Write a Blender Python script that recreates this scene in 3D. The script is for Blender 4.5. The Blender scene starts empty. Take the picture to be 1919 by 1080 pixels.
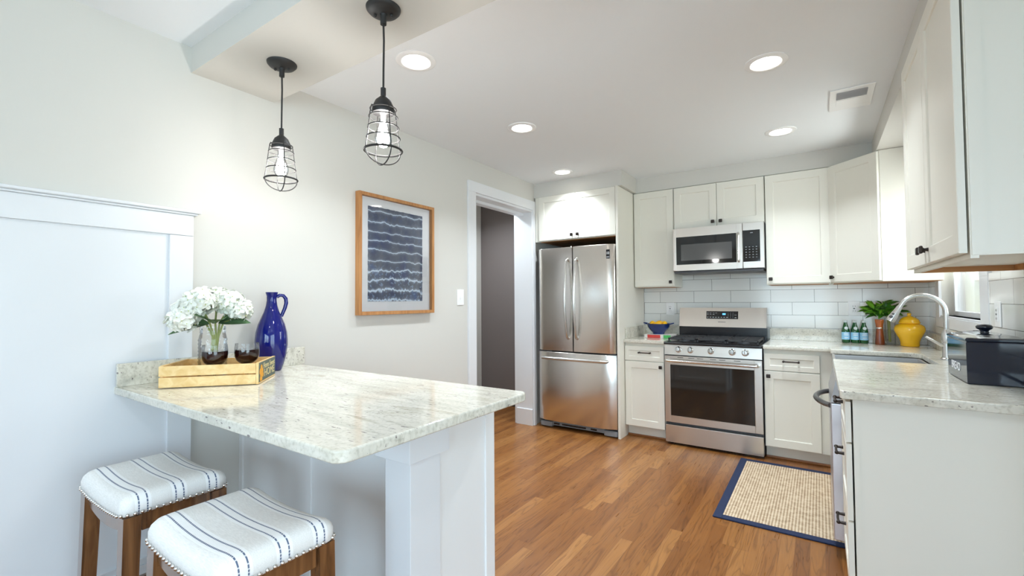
import bpy, bmesh, math, random
from mathutils import Vector, Matrix
random.seed(7)
S = bpy.context.scene
COL = S.collection
PI = math.pi
def V(*a): return Vector(a)

# ------------------------------------------------------------------ camera
cam_d = bpy.data.cameras.new('camera'); cam = bpy.data.objects.new('camera', cam_d); COL.objects.link(cam)
F_PX, YAW, PITCH, ROLL = 853.0, math.radians(34.0), math.radians(-1.6), math.radians(-0.37)
def cam_rot():
    cy, sy = math.cos(YAW), math.sin(YAW)
    Ry = Matrix(((cy, sy, 0), (-sy, cy, 0), (0, 0, 1)))
    B = Matrix(((1, 0, 0), (0, 0, -1), (0, 1, 0)))
    cp, sp = math.cos(PITCH), math.sin(PITCH); Rp = Matrix(((1, 0, 0), (0, cp, -sp), (0, sp, cp)))
    cr, sr = math.cos(ROLL), math.sin(ROLL); Rr = Matrix(((cr, -sr, 0), (sr, cr, 0), (0, 0, 1)))
    M = Rr @ Rp @ B @ Ry
    return Matrix((M[0], -M[1], -M[2])).transposed()
cam.matrix_world = Matrix.Translation((0, 0, 1.25)) @ cam_rot().to_4x4()
cam_d.sensor_width = 36.0; cam_d.lens = F_PX * 36.0 / 1919.0; cam_d.clip_start = 0.02
S.camera = cam

# ------------------------------------------------------------------ view, world, lights
vs = S.view_settings
S.display_settings.display_device = 'sRGB'
vs.view_transform = 'Standard'; vs.look = 'None'; vs.gamma = 1.0; vs.exposure = 0.38; vs.use_curve_mapping = False
S.cycles.use_denoising = True
S.cycles.max_bounces = 10; S.cycles.diffuse_bounces = 6; S.cycles.glossy_bounces = 5
S.cycles.transparent_max_bounces = 16; S.cycles.caustics_reflective = False; S.cycles.caustics_refractive = False
S.cycles.sample_clamp_indirect = 6.0
w = bpy.data.worlds.new('sky'); S.world = w; w.use_nodes = True
wn, wl = w.node_tree.nodes, w.node_tree.links
bg = wn['Background']; bg.inputs['Strength'].default_value = 2.4
tc = wn.new('ShaderNodeTexCoord'); sx = wn.new('ShaderNodeSeparateXYZ'); wr = wn.new('ShaderNodeValToRGB')
wl.new(tc.outputs['Generated'], sx.inputs[0]); wl.new(sx.outputs['Z'], wr.inputs[0]); wl.new(wr.outputs[0], bg.inputs['Color'])
wr.color_ramp.elements[0].position = 0.0; wr.color_ramp.elements[0].color = (0.78, 0.84, 0.72, 1)
wr.color_ramp.elements[1].position = 0.12; wr.color_ramp.elements[1].color = (0.78, 0.91, 1.0, 1)

def area_light(name, loc, rot, sx_, sy_, power, color, shape='RECTANGLE', spread=PI):
    d = bpy.data.lights.new(name, 'AREA'); d.shape = shape; d.size = sx_; d.size_y = sy_
    d.energy = power; d.color = color; d.spread = spread
    o = bpy.data.objects.new(name, d); o.location = loc; o.rotation_euler = rot; COL.objects.link(o); return o
DAY = (0.56, 0.79, 1.0)
area_light('daylight_rear_window', (-0.45, -3.66, 1.40), (PI/2-0.12, 0, 0), 1.5, 1.6, 50, DAY)
area_light('daylight_rear_window', (1.25, -3.66, 1.40), (PI/2-0.12, 0, 0), 1.5, 1.6, 50, DAY)
area_light('daylight_patio_window', (2.42, -0.60, 1.22), (PI/2-0.12, 0, PI/2), 2.4, 1.85, 46, DAY)
area_light('daylight_sink_window', (0.95, 3.80, 1.66), (PI/2-0.5, 0, PI/2), 0.98, 0.90, 14, (0.95, 0.98, 1.0))
CANS = [(-1.63, 1.58), (-1.67, 2.61), (-1.944, 3.729), (-0.198, 2.588), (-0.202, 3.719)]
CAN_W = 6.6
WARM = (0.86, 0.94, 1.0)

# ------------------------------------------------------------------ materials
def new_mat(name):
    m = bpy.data.materials.new(name); m.use_nodes = True
    return m, m.node_tree.nodes, m.node_tree.links, m.node_tree.nodes['Principled BSDF']
def col4(c): return (c[0], c[1], c[2], 1.0)
def srgb(r, g, b):
    f = lambda u: (u/255/12.92) if u/255 <= .04045 else ((u/255+.055)/1.055)**2.4
    return (f(r), f(g), f(b))
def mat(name, color, rough=0.5, metal=0.0, spec=0.5, coat=0.0, var=0.0, vscale=8.0, bump=0.0, bscale=60.0, stretch=(1, 1, 1), emit=None, estr=0.0, sheen=0.0):
    m, n, l, p = new_mat(name)
    p.inputs['Roughness'].default_value = rough; p.inputs['Metallic'].default_value = metal
    p.inputs['Specular IOR Level'].default_value = spec; p.inputs['Coat Weight'].default_value = coat
    p.inputs['Coat Roughness'].default_value = 0.08; p.inputs['Sheen Weight'].default_value = sheen
    p.inputs['Base Color'].default_value = col4(color)
    t = n.new('ShaderNodeTexCoord'); mp = n.new('ShaderNodeMapping'); mp.inputs['Scale'].default_value = stretch
    l.new(t.outputs['Object'], mp.inputs[0])
    nz = n.new('ShaderNodeTexNoise'); nz.inputs['Scale'].default_value = vscale; nz.inputs['Detail'].default_value = 4
    l.new(mp.outputs[0], nz.inputs['Vector'])
    if var > 0:
        mx = n.new('ShaderNodeMix'); mx.data_type = 'RGBA'
        mx.inputs[6].default_value = col4([c*(1-var) for c in color]); mx.inputs[7].default_value = col4([min(1, c*(1+var)) for c in color])
        l.new(nz.outputs['Fac'], mx.inputs[0]); l.new(mx.outputs[2], p.inputs['Base Color'])
    if bump > 0:
        n2 = n.new('ShaderNodeTexNoise'); n2.inputs['Scale'].default_value = bscale; n2.inputs['Detail'].default_value = 3
        l.new(mp.outputs[0], n2.inputs['Vector'])
        b = n.new('ShaderNodeBump'); b.inputs['Strength'].default_value = bump; b.inputs['Distance'].default_value = 0.002
        l.new(n2.outputs['Fac'], b.inputs['Height']); l.new(b.outputs[0], p.inputs['Normal'])
    if emit:
        p.inputs['Emission Color'].default_value = col4(emit); p.inputs['Emission Strength'].default_value = estr
    return m
def glass_mat(name, tint=(1, 1, 1), refl=0.10, bump=0.0, bscale=90, edge=0.35):
    m = bpy.data.materials.new(name); m.use_nodes = True
    n, l = m.node_tree.nodes, m.node_tree.links
    n.remove(n['Principled BSDF']); out = n['Material Output']
    tr = n.new('ShaderNodeBsdfTransparent'); tr.inputs[0].default_value = col4(tint)
    gl = n.new('ShaderNodeBsdfGlossy'); gl.inputs['Roughness'].default_value = 0.03
    lw = n.new('ShaderNodeLayerWeight'); lw.inputs['Blend'].default_value = edge
    mul = n.new('ShaderNodeMath'); mul.operation = 'MULTIPLY_ADD'; mul.inputs[1].default_value = 0.75; mul.inputs[2].default_value = refl*0.4
    l.new(lw.outputs['Fresnel'], mul.inputs[0])
    mx = n.new('ShaderNodeMixShader'); l.new(mul.outputs[0], mx.inputs[0]); l.new(tr.outputs[0], mx.inputs[1]); l.new(gl.outputs[0], mx.inputs[2])
    if bump > 0:
        t = n.new('ShaderNodeTexCoord'); nz = n.new('ShaderNodeTexNoise'); nz.inputs['Scale'].default_value = bscale
        l.new(t.outputs['Object'], nz.inputs['Vector'])
        b = n.new('ShaderNodeBump'); b.inputs['Strength'].default_value = bump; b.inputs['Distance'].default_value = 0.004
        l.new(nz.outputs['Fac'], b.inputs['Height']); l.new(b.outputs[0], gl.inputs['Normal']); l.new(b.outputs[0], lw.inputs['Normal'])
    l.new(mx.outputs[0], out.inputs['Surface'])
    return m
def math_node(n, l, op, a, b=None, c=None):
    q = n.new('ShaderNodeMath'); q.operation = op
    for i, x in enumerate((a, b, c)):
        if x is None: continue
        if isinstance(x, (int, float)): q.inputs[i].default_value = x
        else: l.new(x, q.inputs[i])
    return q.outputs[0]
def ramp(n, l, fac, stops, interp='LINEAR'):
    r = n.new('ShaderNodeValToRGB'); r.color_ramp.interpolation = interp
    el = r.color_ramp.elements
    while len(el) < len(stops): el.new(0.5)
    for e, (p_, c_) in zip(el, stops): e.position = p_; e.color = col4(c_)
    l.new(fac, r.inputs[0]); return r.outputs[0]
def mixc(n, l, mode, fac, a, b):
    x = n.new('ShaderNodeMix'); x.data_type = 'RGBA'; x.blend_type = mode
    for i, q in ((0, fac), (6, a), (7, b)):
        if isinstance(q, (int, float)): x.inputs[i].default_value = q
        elif isinstance(q, tuple): x.inputs[i].default_value = col4(q)
        else: l.new(q, x.inputs[i])
    return x.outputs[2]
def floor_mat():
    m, n, l, p = new_mat('oak_strip_floor')
    t = n.new('ShaderNodeTexCoord'); s = n.new('ShaderNodeSeparateXYZ'); l.new(t.outputs['Object'], s.inputs[0])
    W, L = 0.0635, 1.15
    rx = math_node(n, l, 'DIVIDE', s.outputs[0], W); row = math_node(n, l, 'FLOOR', rx); fx = math_node(n, l, 'FRACT', rx)
    wn1 = n.new('ShaderNodeTexWhiteNoise'); wn1.noise_dimensions = '1D'; l.new(row, wn1.inputs['W'])
    yy = math_node(n, l, 'ADD', math_node(n, l, 'DIVIDE', s.outputs[1], L), math_node(n, l, 'MULTIPLY', wn1.outputs['Value'], 7.3))
    idx = math_node(n, l, 'FLOOR', yy); fy = math_node(n, l, 'FRACT', yy)
    cb = n.new('ShaderNodeCombineXYZ'); l.new(row, cb.inputs[0]); l.new(idx, cb.inputs[1])
    wn2 = n.new('ShaderNodeTexWhiteNoise'); wn2.noise_dimensions = '2D'; l.new(cb.outputs[0], wn2.inputs['Vector'])
    base = ramp(n, l, wn2.outputs['Value'], [(0.0, srgb(122, 76, 36)), (0.25, srgb(136, 87, 42)), (0.7, srgb(147, 98, 50)), (1.0, srgb(161, 112, 62))])
    # grain: stretched noise + cathedral rings, offset per board
    off = n.new('ShaderNodeVectorMath'); off.operation = 'SCALE'; off.inputs['Scale'].default_value = 37.0; l.new(wn2.outputs['Color'], off.inputs[0])
    ad = n.new('ShaderNodeVectorMath'); ad.operation = 'ADD'; l.new(t.outputs['Object'], ad.inputs[0]); l.new(off.outputs[0], ad.inputs[1])
    mp = n.new('ShaderNodeMapping'); mp.inputs['Scale'].default_value = (14, 1.3, 1); l.new(ad.outputs[0], mp.inputs[0])
    wv = n.new('ShaderNodeTexNoise'); wv.inputs['Scale'].default_value = 1.3; wv.inputs['Detail'].default_value = 2; wv.inputs['Distortion'].default_value = 0.6; l.new(mp.outputs[0], wv.inputs['Vector'])
    rings = math_node(n, l, 'PINGPONG', math_node(n, l, 'MULTIPLY', wv.outputs['Fac'], 13.0), 1.0)
    g1 = ramp(n, l, rings, [(0.0, (0.56, 0.50, 0.46)), (0.30, (0.95, 0.94, 0.92)), (1.0, (1.06, 1.06, 1.06))])
    mp2 = n.new('ShaderNodeMapping'); mp2.inputs['Scale'].default_value = (160, 5, 1); l.new(ad.outputs[0], mp2.inputs[0])
    nz = n.new('ShaderNodeTexNoise'); nz.inputs['Scale'].default_value = 1.0; nz.inputs['Detail'].default_value = 5; l.new(mp2.outputs[0], nz.inputs['Vector'])
    g2 = ramp(n, l, nz.outputs['Fac'], [(0.3, (0.82, 0.78, 0.74)), (0.7, (1.06, 1.06, 1.06))])
    c = mixc(n, l, 'MULTIPLY', 0.75, base, g1); c = mixc(n, l, 'MULTIPLY', 0.8, c, g2)
    e1 = math_node(n, l, 'MINIMUM', fx, math_node(n, l, 'SUBTRACT', 1.0, fx)); e2 = math_node(n, l, 'MINIMUM', fy, math_node(n, l, 'SUBTRACT', 1.0, fy))
    seam = math_node(n, l, 'MAXIMUM', math_node(n, l, 'LESS_THAN', e1, 0.013), math_node(n, l, 'LESS_THAN', e2, 0.0009))
    c = mixc(n, l, 'MIX', math_node(n, l, 'MULTIPLY', seam, 0.55), c, srgb(92, 52, 26))
    l.new(c, p.inputs['Base Color'])
    p.inputs['Roughness'].default_value = 0.30; p.inputs['Specular IOR Level'].default_value = 0.5
    rr = ramp(n, l, nz.outputs['Fac'], [(0.2, (0.25,)*3), (0.8, (0.38,)*3)]); l.new(rr, p.inputs['Roughness'])
    b = n.new('ShaderNodeBump'); b.inputs['Strength'].default_value = 0.12; b.inputs['Distance'].default_value = 0.001
    l.new(rings, b.inputs['Height']); l.new(b.outputs[0], p.inputs['Normal'])
    return m
def wood_mat(name, dark, light, axis='z', scale=1.0, rough=0.35, coat=0.0, knots=False):
    m, n, l, p = new_mat(name)
    t = n.new('ShaderNodeTexCoord'); mp = n.new('ShaderNodeMapping')
    st = {'x': (2, 22, 22), 'y': (22, 2, 22), 'z': (22, 22, 2)}[axis]
    mp.inputs['Scale'].default_value = [q*scale for q in st]; l.new(t.outputs['Object'], mp.inputs[0])
    nz = n.new('ShaderNodeTexNoise'); nz.inputs['Scale'].default_value = 1.6; nz.inputs['Detail'].default_value = 5; nz.inputs['Distortion'].default_value = 0.8; l.new(mp.outputs[0], nz.inputs['Vector'])
    c = ramp(n, l, nz.outputs['Fac'], [(0.28, dark), (0.5, tuple((a+b)/2 for a, b in zip(dark, light))), (0.72, light)])
    if knots:
        vo = n.new('ShaderNodeTexVoronoi'); vo.inputs['Scale'].default_value = 9.0; l.new(t.outputs['Object'], vo.inputs['Vector'])
        k = ramp(n, l, vo.outputs['Distance'], [(0.04, (1, 1, 1)), (0.12, (0, 0, 0))])
        c = mixc(n, l, 'MIX', math_node(n, l, 'MULTIPLY', k, 0.7), c, tuple(q*0.55 for q in dark))
    l.new(c, p.inputs['Base Color']); p.inputs['Roughness'].default_value = rough; p.inputs['Coat Weight'].default_value = coat
    p.inputs['Coat Roughness'].default_value = 0.15
    return m
def granite_mat(name, stretch):
    m, n, l, p = new_mat(name)
    t = n.new('ShaderNodeTexCoord'); mp = n.new('ShaderNodeMapping'); mp.inputs['Scale'].default_value = stretch; l.new(t.outputs['Object'], mp.inputs[0])
    def noise(vec, sc, det=5, dist=0.0):
        q = n.new('ShaderNodeTexNoise'); q.inputs['Scale'].default_value = sc; q.inputs['Detail'].default_value = det; q.inputs['Distortion'].default_value = dist
        l.new(vec, q.inputs['Vector']); return q.outputs['Fac']
    a = noise(mp.outputs[0], 4.5, 6, 0.7); b = noise(mp.outputs[0], 22, 5, 0.3); c_ = noise(t.outputs['Object'], 90, 3)
    base = ramp(n, l, a, [(0.28, srgb(190, 189, 179)), (0.42, srgb(214, 211, 200)), (0.58, srgb(226, 223, 213)), (0.74, srgb(198, 193, 177))])
    v2 = ramp(n, l, b, [(0.28, (0.70, 0.70, 0.66)), (0.42, (0.94, 0.94, 0.92)), (0.6, (1.02, 1.02, 1.0))])
    c = mixc(n, l, 'MULTIPLY', 0.75, base, v2)
    v3 = ramp(n, l, c_, [(0.33, (0.78, 0.77, 0.74)), (0.5, (1, 1, 1))]); c = mixc(n, l, 'MULTIPLY', 0.8, c, v3)
    d = noise(mp.outputs[0], 46, 2); dm = noise(t.outputs['Object'], 6, 2)
    sp = math_node(n, l, 'MULTIPLY', math_node(n, l, 'GREATER_THAN', d, 0.685), math_node(n, l, 'GREATER_THAN', dm, 0.47))
    c = mixc(n, l, 'MIX', math_node(n, l, 'MULTIPLY', sp, 0.8), c, srgb(92, 80, 84))
    l.new(c, p.inputs['Base Color']); p.inputs['Roughness'].default_value = 0.09; p.inputs['Specular IOR Level'].default_value = 0.5
    return m
def tile_mat(name, plane, u0, z0=0.9985):
    m, n, l, p = new_mat(name)
    t = n.new('ShaderNodeTexCoord'); s = n.new('ShaderNodeSeparateXYZ'); l.new(t.outputs['Object'], s.inputs[0])
    cb = n.new('ShaderNodeCombineXYZ')
    l.new(math_node(n, l, 'SUBTRACT', s.outputs[0 if plane == 'x' else 1], u0), cb.inputs[0]); l.new(math_node(n, l, 'SUBTRACT', s.outputs[2], z0), cb.inputs[1])
    br = n.new('ShaderNodeTexBrick'); l.new(cb.outputs[0], br.inputs['Vector'])
    br.inputs['Scale'].default_value = 1.0; br.inputs['Brick Width'].default_value = 0.3255; br.inputs['Row Height'].default_value = 0.111
    br.inputs['Mortar Size'].default_value = 0.0016; br.inputs['Mortar Smooth'].default_value = 0.2; br.inputs['Bias'].default_value = 0.0
    br.inputs['Color1'].default_value = col4(srgb(240, 241, 238)); br.inputs['Color2'].default_value = col4(srgb(232, 233, 230)); br.inputs['Mortar'].default_value = col4(srgb(128, 126, 120))
    l.new(br.outputs['Color'], p.inputs['Base Color'])
    nz = n.new('ShaderNodeTexNoise'); nz.inputs['Scale'].default_value = 7.0; l.new(t.outputs['Object'], nz.inputs['Vector'])
    h = math_node(n, l, 'SUBTRACT', math_node(n, l, 'MULTIPLY', nz.outputs['Fac'], 0.5), br.outputs['Fac'])
    b = n.new('ShaderNodeBump'); b.inputs['Strength'].default_value = 0.35; b.inputs['Distance'].default_value = 0.002; l.new(h, b.inputs['Height']); l.new(b.outputs[0], p.inputs['Normal'])
    p.inputs['Roughness'].default_value = 0.12
    return m
def steel_mat(name, color=(0.72, 0.685, 0.64), rough=0.25, axis='z'):
    m, n, l, p = new_mat(name)
    t = n.new('ShaderNodeTexCoord'); mp = n.new('ShaderNodeMapping')
    mp.inputs['Scale'].default_value = {'z': (220, 220, 1.5), 'x': (1.5, 220, 220)}[axis]; l.new(t.outputs['Object'], mp.inputs[0])
    nz = n.new('ShaderNodeTexNoise'); nz.inputs['Scale'].default_value = 1.0; nz.inputs['Detail'].default_value = 2; l.new(mp.outputs[0], nz.inputs['Vector'])
    l.new(ramp(n, l, nz.outputs['Fac'], [(0.3, (rough*0.985,)*3), (0.7, (rough*1.015,)*3)]), p.inputs['Roughness'])
    p.inputs['Base Color'].default_value = col4(color); p.inputs['Metallic'].default_value = 1.0
    return m
def fabric_mat():
    m, n, l, p = new_mat('striped_linen')
    t = n.new('ShaderNodeTexCoord'); s = n.new('ShaderNodeSeparateXYZ'); l.new(t.outputs['Object'], s.inputs[0])
    y = s.outputs[1]; x = s.outputs[0]
    def band(c, hw):
        return math_node(n, l, 'LESS_THAN', math_node(n, l, 'ABSOLUTE', math_node(n, l, 'SUBTRACT', y, c)), hw)
    def add(*q):
        r = q[0]
        for z in q[1:]: r = math_node(n, l, 'MAXIMUM', r, z)
        return r
    blue = add(*[band(c+d, 0.0020) for c in (-0.098, 0.0, 0.098) for d in (-0.011, 0.011)])
    pale = add(*[band(c, 0.021) for c in (-0.098, 0.0, 0.098)])
    # woven dashes: along the seat and down its sides
    dash = math_node(n, l, 'GREATER_THAN', math_node(n, l, 'FRACT', math_node(n, l, 'MULTIPLY', math_node(n, l, 'ADD', x, math_node(n, l, 'MULTIPLY', s.outputs[2], 1.0)), 130.0)), 0.30)
    nz = n.new('ShaderNodeTexNoise'); mp = n.new('ShaderNodeMapping'); mp.inputs['Scale'].default_value = (60, 500, 500); l.new(t.outputs['Object'], mp.inputs[0]); l.new(mp.outputs[0], nz.inputs['Vector']); nz.inputs['Scale'].default_value = 1.0
    c = ramp(n, l, nz.outputs['Fac'], [(0.25, srgb(226, 225, 222)), (0.75, srgb(244, 243, 240))])
    c = mixc(n, l, 'MIX', math_node(n, l, 'MULTIPLY', pale, 0.7), c, srgb(250, 251, 252))
    c = mixc(n, l, 'MIX', math_node(n, l, 'MULTIPLY', blue, math_node(n, l, 'ADD', math_node(n, l, 'MULTIPLY', dash, 0.6), 0.3)), c, srgb(56, 78, 116))
    l.new(c, p.inputs['Base Color']); p.inputs['Roughness'].default_value = 0.85; p.inputs['Specular IOR Level'].default_value = 0.2
    b = n.new('ShaderNodeBump'); b.inputs['Strength'].default_value = 0.25; b.inputs['Distance'].default_value = 0.001; l.new(nz.outputs['Fac'], b.inputs['Height']); l.new(b.outputs[0], p.inputs['Normal'])
    return m
def rug_mat():
    m, n, l, p = new_mat('sisal_weave')
    t = n.new('ShaderNodeTexCoord'); s = n.new('ShaderNodeSeparateXYZ'); l.new(t.outputs['Object'], s.inputs[0])
    fx = math_node(n, l, 'SINE', math_node(n, l, 'MULTIPLY', s.outputs[0], 2*PI/0.0155))
    fy = math_node(n, l, 'SINE', math_node(n, l, 'MULTIPLY', s.outputs[1], 2*PI/0.0175))
    k = math_node(n, l, 'ADD', math_node(n, l, 'MULTIPLY', fx, 0.30), math_node(n, l, 'MULTIPLY', fy, 0.17))
    nz = n.new('ShaderNodeTexNoise'); nz.inputs['Scale'].default_value = 30; l.new(t.outputs['Object'], nz.inputs['Vector'])
    k2 = math_node(n, l, 'ADD', k, nz.outputs['Fac'])
    l.new(ramp(n, l, k2, [(0.15, srgb(150, 124, 98)), (0.5, srgb(194, 172, 142)), (0.8, srgb(216, 198, 172))]), p.inputs['Base Color'])
    p.inputs['Roughness'].default_value = 0.9
    b = n.new('ShaderNodeBump'); b.inputs['Strength'].default_value = 0.6; b.inputs['Distance'].default_value = 0.004; l.new(k2, b.inputs['Height']); l.new(b.outputs[0], p.inputs['Normal'])
    return m
def shibori_mat():
    # indigo tie-dye: pale wavy bands across the sheet
    m, n, l, p = new_mat('indigo_tie_dye')
    t = n.new('ShaderNodeTexCoord'); s = n.new('ShaderNodeSeparateXYZ'); l.new(t.outputs['Object'], s.inputs[0])
    y, z = s.outputs[1], s.outputs[2]
    def noise(sy, sz, sc, det=3):
        mp = n.new('ShaderNodeMapping'); mp.inputs['Scale'].default_value = (1, sy, sz); l.new(t.outputs['Object'], mp.inputs[0])
        q = n.new('ShaderNodeTexNoise'); q.inputs['Scale'].default_value = sc; q.inputs['Detail'].default_value = det; l.new(mp.outputs[0], q.inputs['Vector']); return q.outputs['Fac']
    big = noise(1, 1, 6, 2); fine = noise(1, 0.3, 40, 3); rag = noise(1, 1, 55, 3)
    low = ramp(n, l, math_node(n, l, 'DIVIDE', math_node(n, l, 'SUBTRACT', z, 0.087), 0.616), [(0.25, (1, 1, 1)), (0.42, (0.18,)*3)])
    amp = math_node(n, l, 'MULTIPLY', low, 0.035)
    zz = math_node(n, l, 'ADD', z, math_node(n, l, 'ADD', math_node(n, l, 'MULTIPLY', math_node(n, l, 'SUBTRACT', big, 0.5), 0.07), math_node(n, l, 'MULTIPLY', math_node(n, l, 'SUBTRACT', fine, 0.5), math_node(n, l, 'ADD', amp, 0.012))))
    fr = math_node(n, l, 'FRACT', math_node(n, l, 'DIVIDE', zz, 0.064))
    d = math_node(n, l, 'ABSOLUTE', math_node(n, l, 'SUBTRACT', fr, 0.5))
    d2 = math_node(n, l, 'SUBTRACT', d, math_node(n, l, 'MULTIPLY', math_node(n, l, 'MULTIPLY', low, rag), 0.11))
    line = ramp(n, l, d2, [(0.0, (1, 1, 1)), (0.022, (0.8,)*3), (0.06, (0.16,)*3), (0.25, (0, 0, 0))])
    tone = ramp(n, l, noise(1, 0.6, 9, 3), [(0.3, srgb(30, 52, 104)), (0.45, srgb(70, 80, 106)), (0.6, srgb(92, 98, 116)), (0.78, srgb(56, 92, 152))])
    c = mixc(n, l, 'MIX', line, tone, srgb(206, 222, 240))
    halo = math_node(n, l, 'MULTIPLY', math_node(n, l, 'GREATER_THAN', rag, 0.60), math_node(n, l, 'MULTIPLY', low, 0.5))
    c = mixc(n, l, 'MIX', halo, c, srgb(150, 178, 216))
    l.new(c, p.inputs['Base Color']); p.inputs['Roughness'].default_value = 0.8
    return m

M = {}
M['wall'] = mat('wall_paint', srgb(210, 208, 202), 0.7, bump=0.03, bscale=180)
M['ceil'] = mat('ceiling_paint', srgb(238, 242, 246), 0.8, bump=0.03, bscale=150)
M['trim'] = mat('white_trim_paint', srgb(226, 228, 231), 0.35)
M['cab'] = mat('cream_cabinet_paint', srgb(232, 230, 220), 0.36, spec=0.38)
M['pen'] = mat('pale_grey_cabinet_paint', srgb(236, 237, 237), 0.35)
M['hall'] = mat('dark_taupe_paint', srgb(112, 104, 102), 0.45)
M['floor'] = floor_mat()
M['granite_bar'] = granite_mat('white_granite_bar', (0.6, 3.0, 1.6))
M['granite'] = granite_mat('white_granite', (1.0, 2.2, 1.6))
M['tile_back'] = tile_mat('white_wall_tile_back', 'x', -0.197)
M['tile_right'] = tile_mat('white_wall_tile_right', 'y', 0.06)
M['steel'] = steel_mat('brushed_steel')
M['steelx'] = steel_mat('brushed_steel_across', (0.60, 0.555, 0.505), 0.32, 'x')
M['chrome'] = mat('polished_steel', (0.75, 0.74, 0.72), 0.14, 1.0)
M['nickel'] = mat('satin_nickel', (0.66, 0.65, 0.63), 0.24, 1.0)
M['black'] = mat('black_enamel', (0.012, 0.012, 0.014), 0.18)
M['blackm'] = mat('matte_black_iron', (0.018, 0.017, 0.017), 0.5)
M['iron'] = mat('cast_iron', (0.035, 0.035, 0.037), 0.55, bump=0.2, bscale=200)
M['darkgrey'] = mat('dark_grey_plastic', (0.07, 0.072, 0.078), 0.4)
M['grey'] = mat('grey_plastic', srgb(140, 146, 152), 0.4)
M['bronze'] = mat('oil_rubbed_bronze', (0.045, 0.036, 0.032), 0.38, 0.8)
M['ovenglass'] = mat('black_oven_glass', (0.010, 0.009, 0.008), 0.05, spec=0.7)
M['mwscreen'] = mat('microwave_window', (0.10, 0.10, 0.10), 0.12)
M['gap'] = mat('dark_gap', (0.02, 0.018, 0.015), 0.9)
M['cabwood'] = wood_mat('cabinet_underside_wood', srgb(150, 96, 48), srgb(192, 136, 80), 'x', 0.6, 0.5)
M['shoe'] = wood_mat('oak_shoe_moulding', srgb(126, 76, 40), srgb(168, 110, 62), 'x', 1, 0.4)
M['walnut'] = wood_mat('walnut_stool_wood', srgb(74, 46, 26), srgb(138, 94, 58), 'z', 1.2, 0.22, 1.0)
M['pine'] = wood_mat('pine_slat', srgb(226, 182, 112), srgb(244, 214, 156), 'x', 1.0, 0.5, knots=True)
M['oakframe'] = wood_mat('oak_picture_frame', srgb(158, 104, 56), srgb(194, 140, 86), 'z', 1.5, 0.45)
M['fabric'] = fabric_mat(); M['rug'] = rug_mat(); M['shibori'] = shibori_mat()
M['navy'] = mat('navy_rug_border', srgb(25, 39, 72), 0.85, var=0.12, vscale=120, bump=0.3, bscale=400)
M['matboard'] = mat('white_mat_board', srgb(240, 241, 245), 0.7)
M['cobalt'] = mat('cobalt_glaze', (0.003, 0.007, 0.14), 0.05, spec=0.5, coat=0.2)
M['bowlblue'] = mat('navy_enamel', (0.008, 0.028, 0.14), 0.2, coat=0.3)
M['breadblue'] = mat('navy_ceramic', (0.007, 0.012, 0.028), 0.07, spec=0.5, coat=0.4)
M['yellow'] = mat('yellow_glaze', srgb(255, 200, 36), 0.16, coat=0.5)
M['lemon'] = mat('lemon_peel', srgb(250, 190, 10), 0.4, bump=0.3, bscale=300)
M['white'] = mat('white_plastic', srgb(248, 249, 250), 0.2)
M['lightlines'] = mat('pale_print', srgb(200, 205, 210), 0.5)
M['sign'] = mat('grey_green_sign_paint', srgb(84, 94, 86), 0.6, var=0.1, vscale=40)
M['signtext'] = mat('cream_lettering', srgb(214, 196, 146), 0.6)
M['ochre'] = mat('ochre_flower_paint', srgb(226, 158, 40), 0.6, var=0.2, vscale=60)
M['petal'] = mat('hydrangea_petal', srgb(236, 237, 228), 0.6, var=0.06, vscale=30)
M['petalc'] = mat('hydrangea_centre', srgb(196, 204, 130), 0.6)
M['leaf'] = mat('hydrangea_leaf', srgb(92, 122, 82), 0.5, var=0.35, vscale=25)
M['leaf2'] = mat('fresh_green_leaf', srgb(98, 160, 40), 0.4, var=0.35, vscale=30)
M['leaf3'] = mat('deep_green_leaf', srgb(52, 108, 28), 0.4, var=0.3, vscale=30)
M['stem'] = mat('green_stem', srgb(150, 158, 92), 0.6, var=0.2, vscale=60)
M['wine'] = mat('red_wine', (0.020, 0.004, 0.004), 0.04, spec=0.5)
M['glass'] = glass_mat('clear_glass', (0.985, 0.985, 0.985), 0.06, edge=0.25)
M['jarglass'] = glass_mat('ribbed_glass', (0.985, 0.99, 0.99), 0.08, 0.35, 60, 0.22)
M['pane'] = glass_mat('window_glass', (0.98, 0.99, 0.99), 0.05, edge=0.2)
M['picglass'] = glass_mat('picture_glass', (1, 1, 1), 0.05, edge=0.22)
M['bulbglass'] = glass_mat('bulb_glass', (0.98, 0.98, 0.98), 0.15, edge=0.4)
M['filament'] = mat('glowing_filament', (1, 0.95, 0.9), 0.5, emit=(1.0, 0.96, 0.92), estr=26.0)
M['lens'] = mat('light_lens', (1, 1, 1), 0.5, emit=(1.0, 0.96, 0.88), estr=9.0)
M['display'] = mat('blue_display', (0.02, 0.1, 0.4), 0.4, emit=(0.10, 0.45, 1.0), estr=2.0)
M['bottle'] = mat('green_bottle_glass', (0.004, 0.085, 0.018), 0.06, spec=0.6, coat=0.3)
M['labelblue'] = mat('pale_blue_label', srgb(150, 204, 236), 0.5, var=0.12, vscale=70)
M['capw'] = mat('silver_blue_cap', srgb(214, 226, 230), 0.35)
M['millwood'] = wood_mat('cherry_mill_wood', srgb(112, 48, 22), srgb(168, 88, 48), 'z', 1.6, 0.3, 0.3)
M['bookred'] = mat('red_cover', srgb(206, 62, 56), 0.5); M['bookgreen'] = mat('green_cover', srgb(70, 176, 88), 0.5); M['paper'] = mat('white_paper', srgb(236, 234, 228), 0.7)
M['vent'] = mat('vent_grille_grey', srgb(176, 177, 180), 0.6)  # plain grey of the vent grille and louvres
M['outside'] = mat('outside_ground', srgb(150, 165, 120), 0.9)

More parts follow.
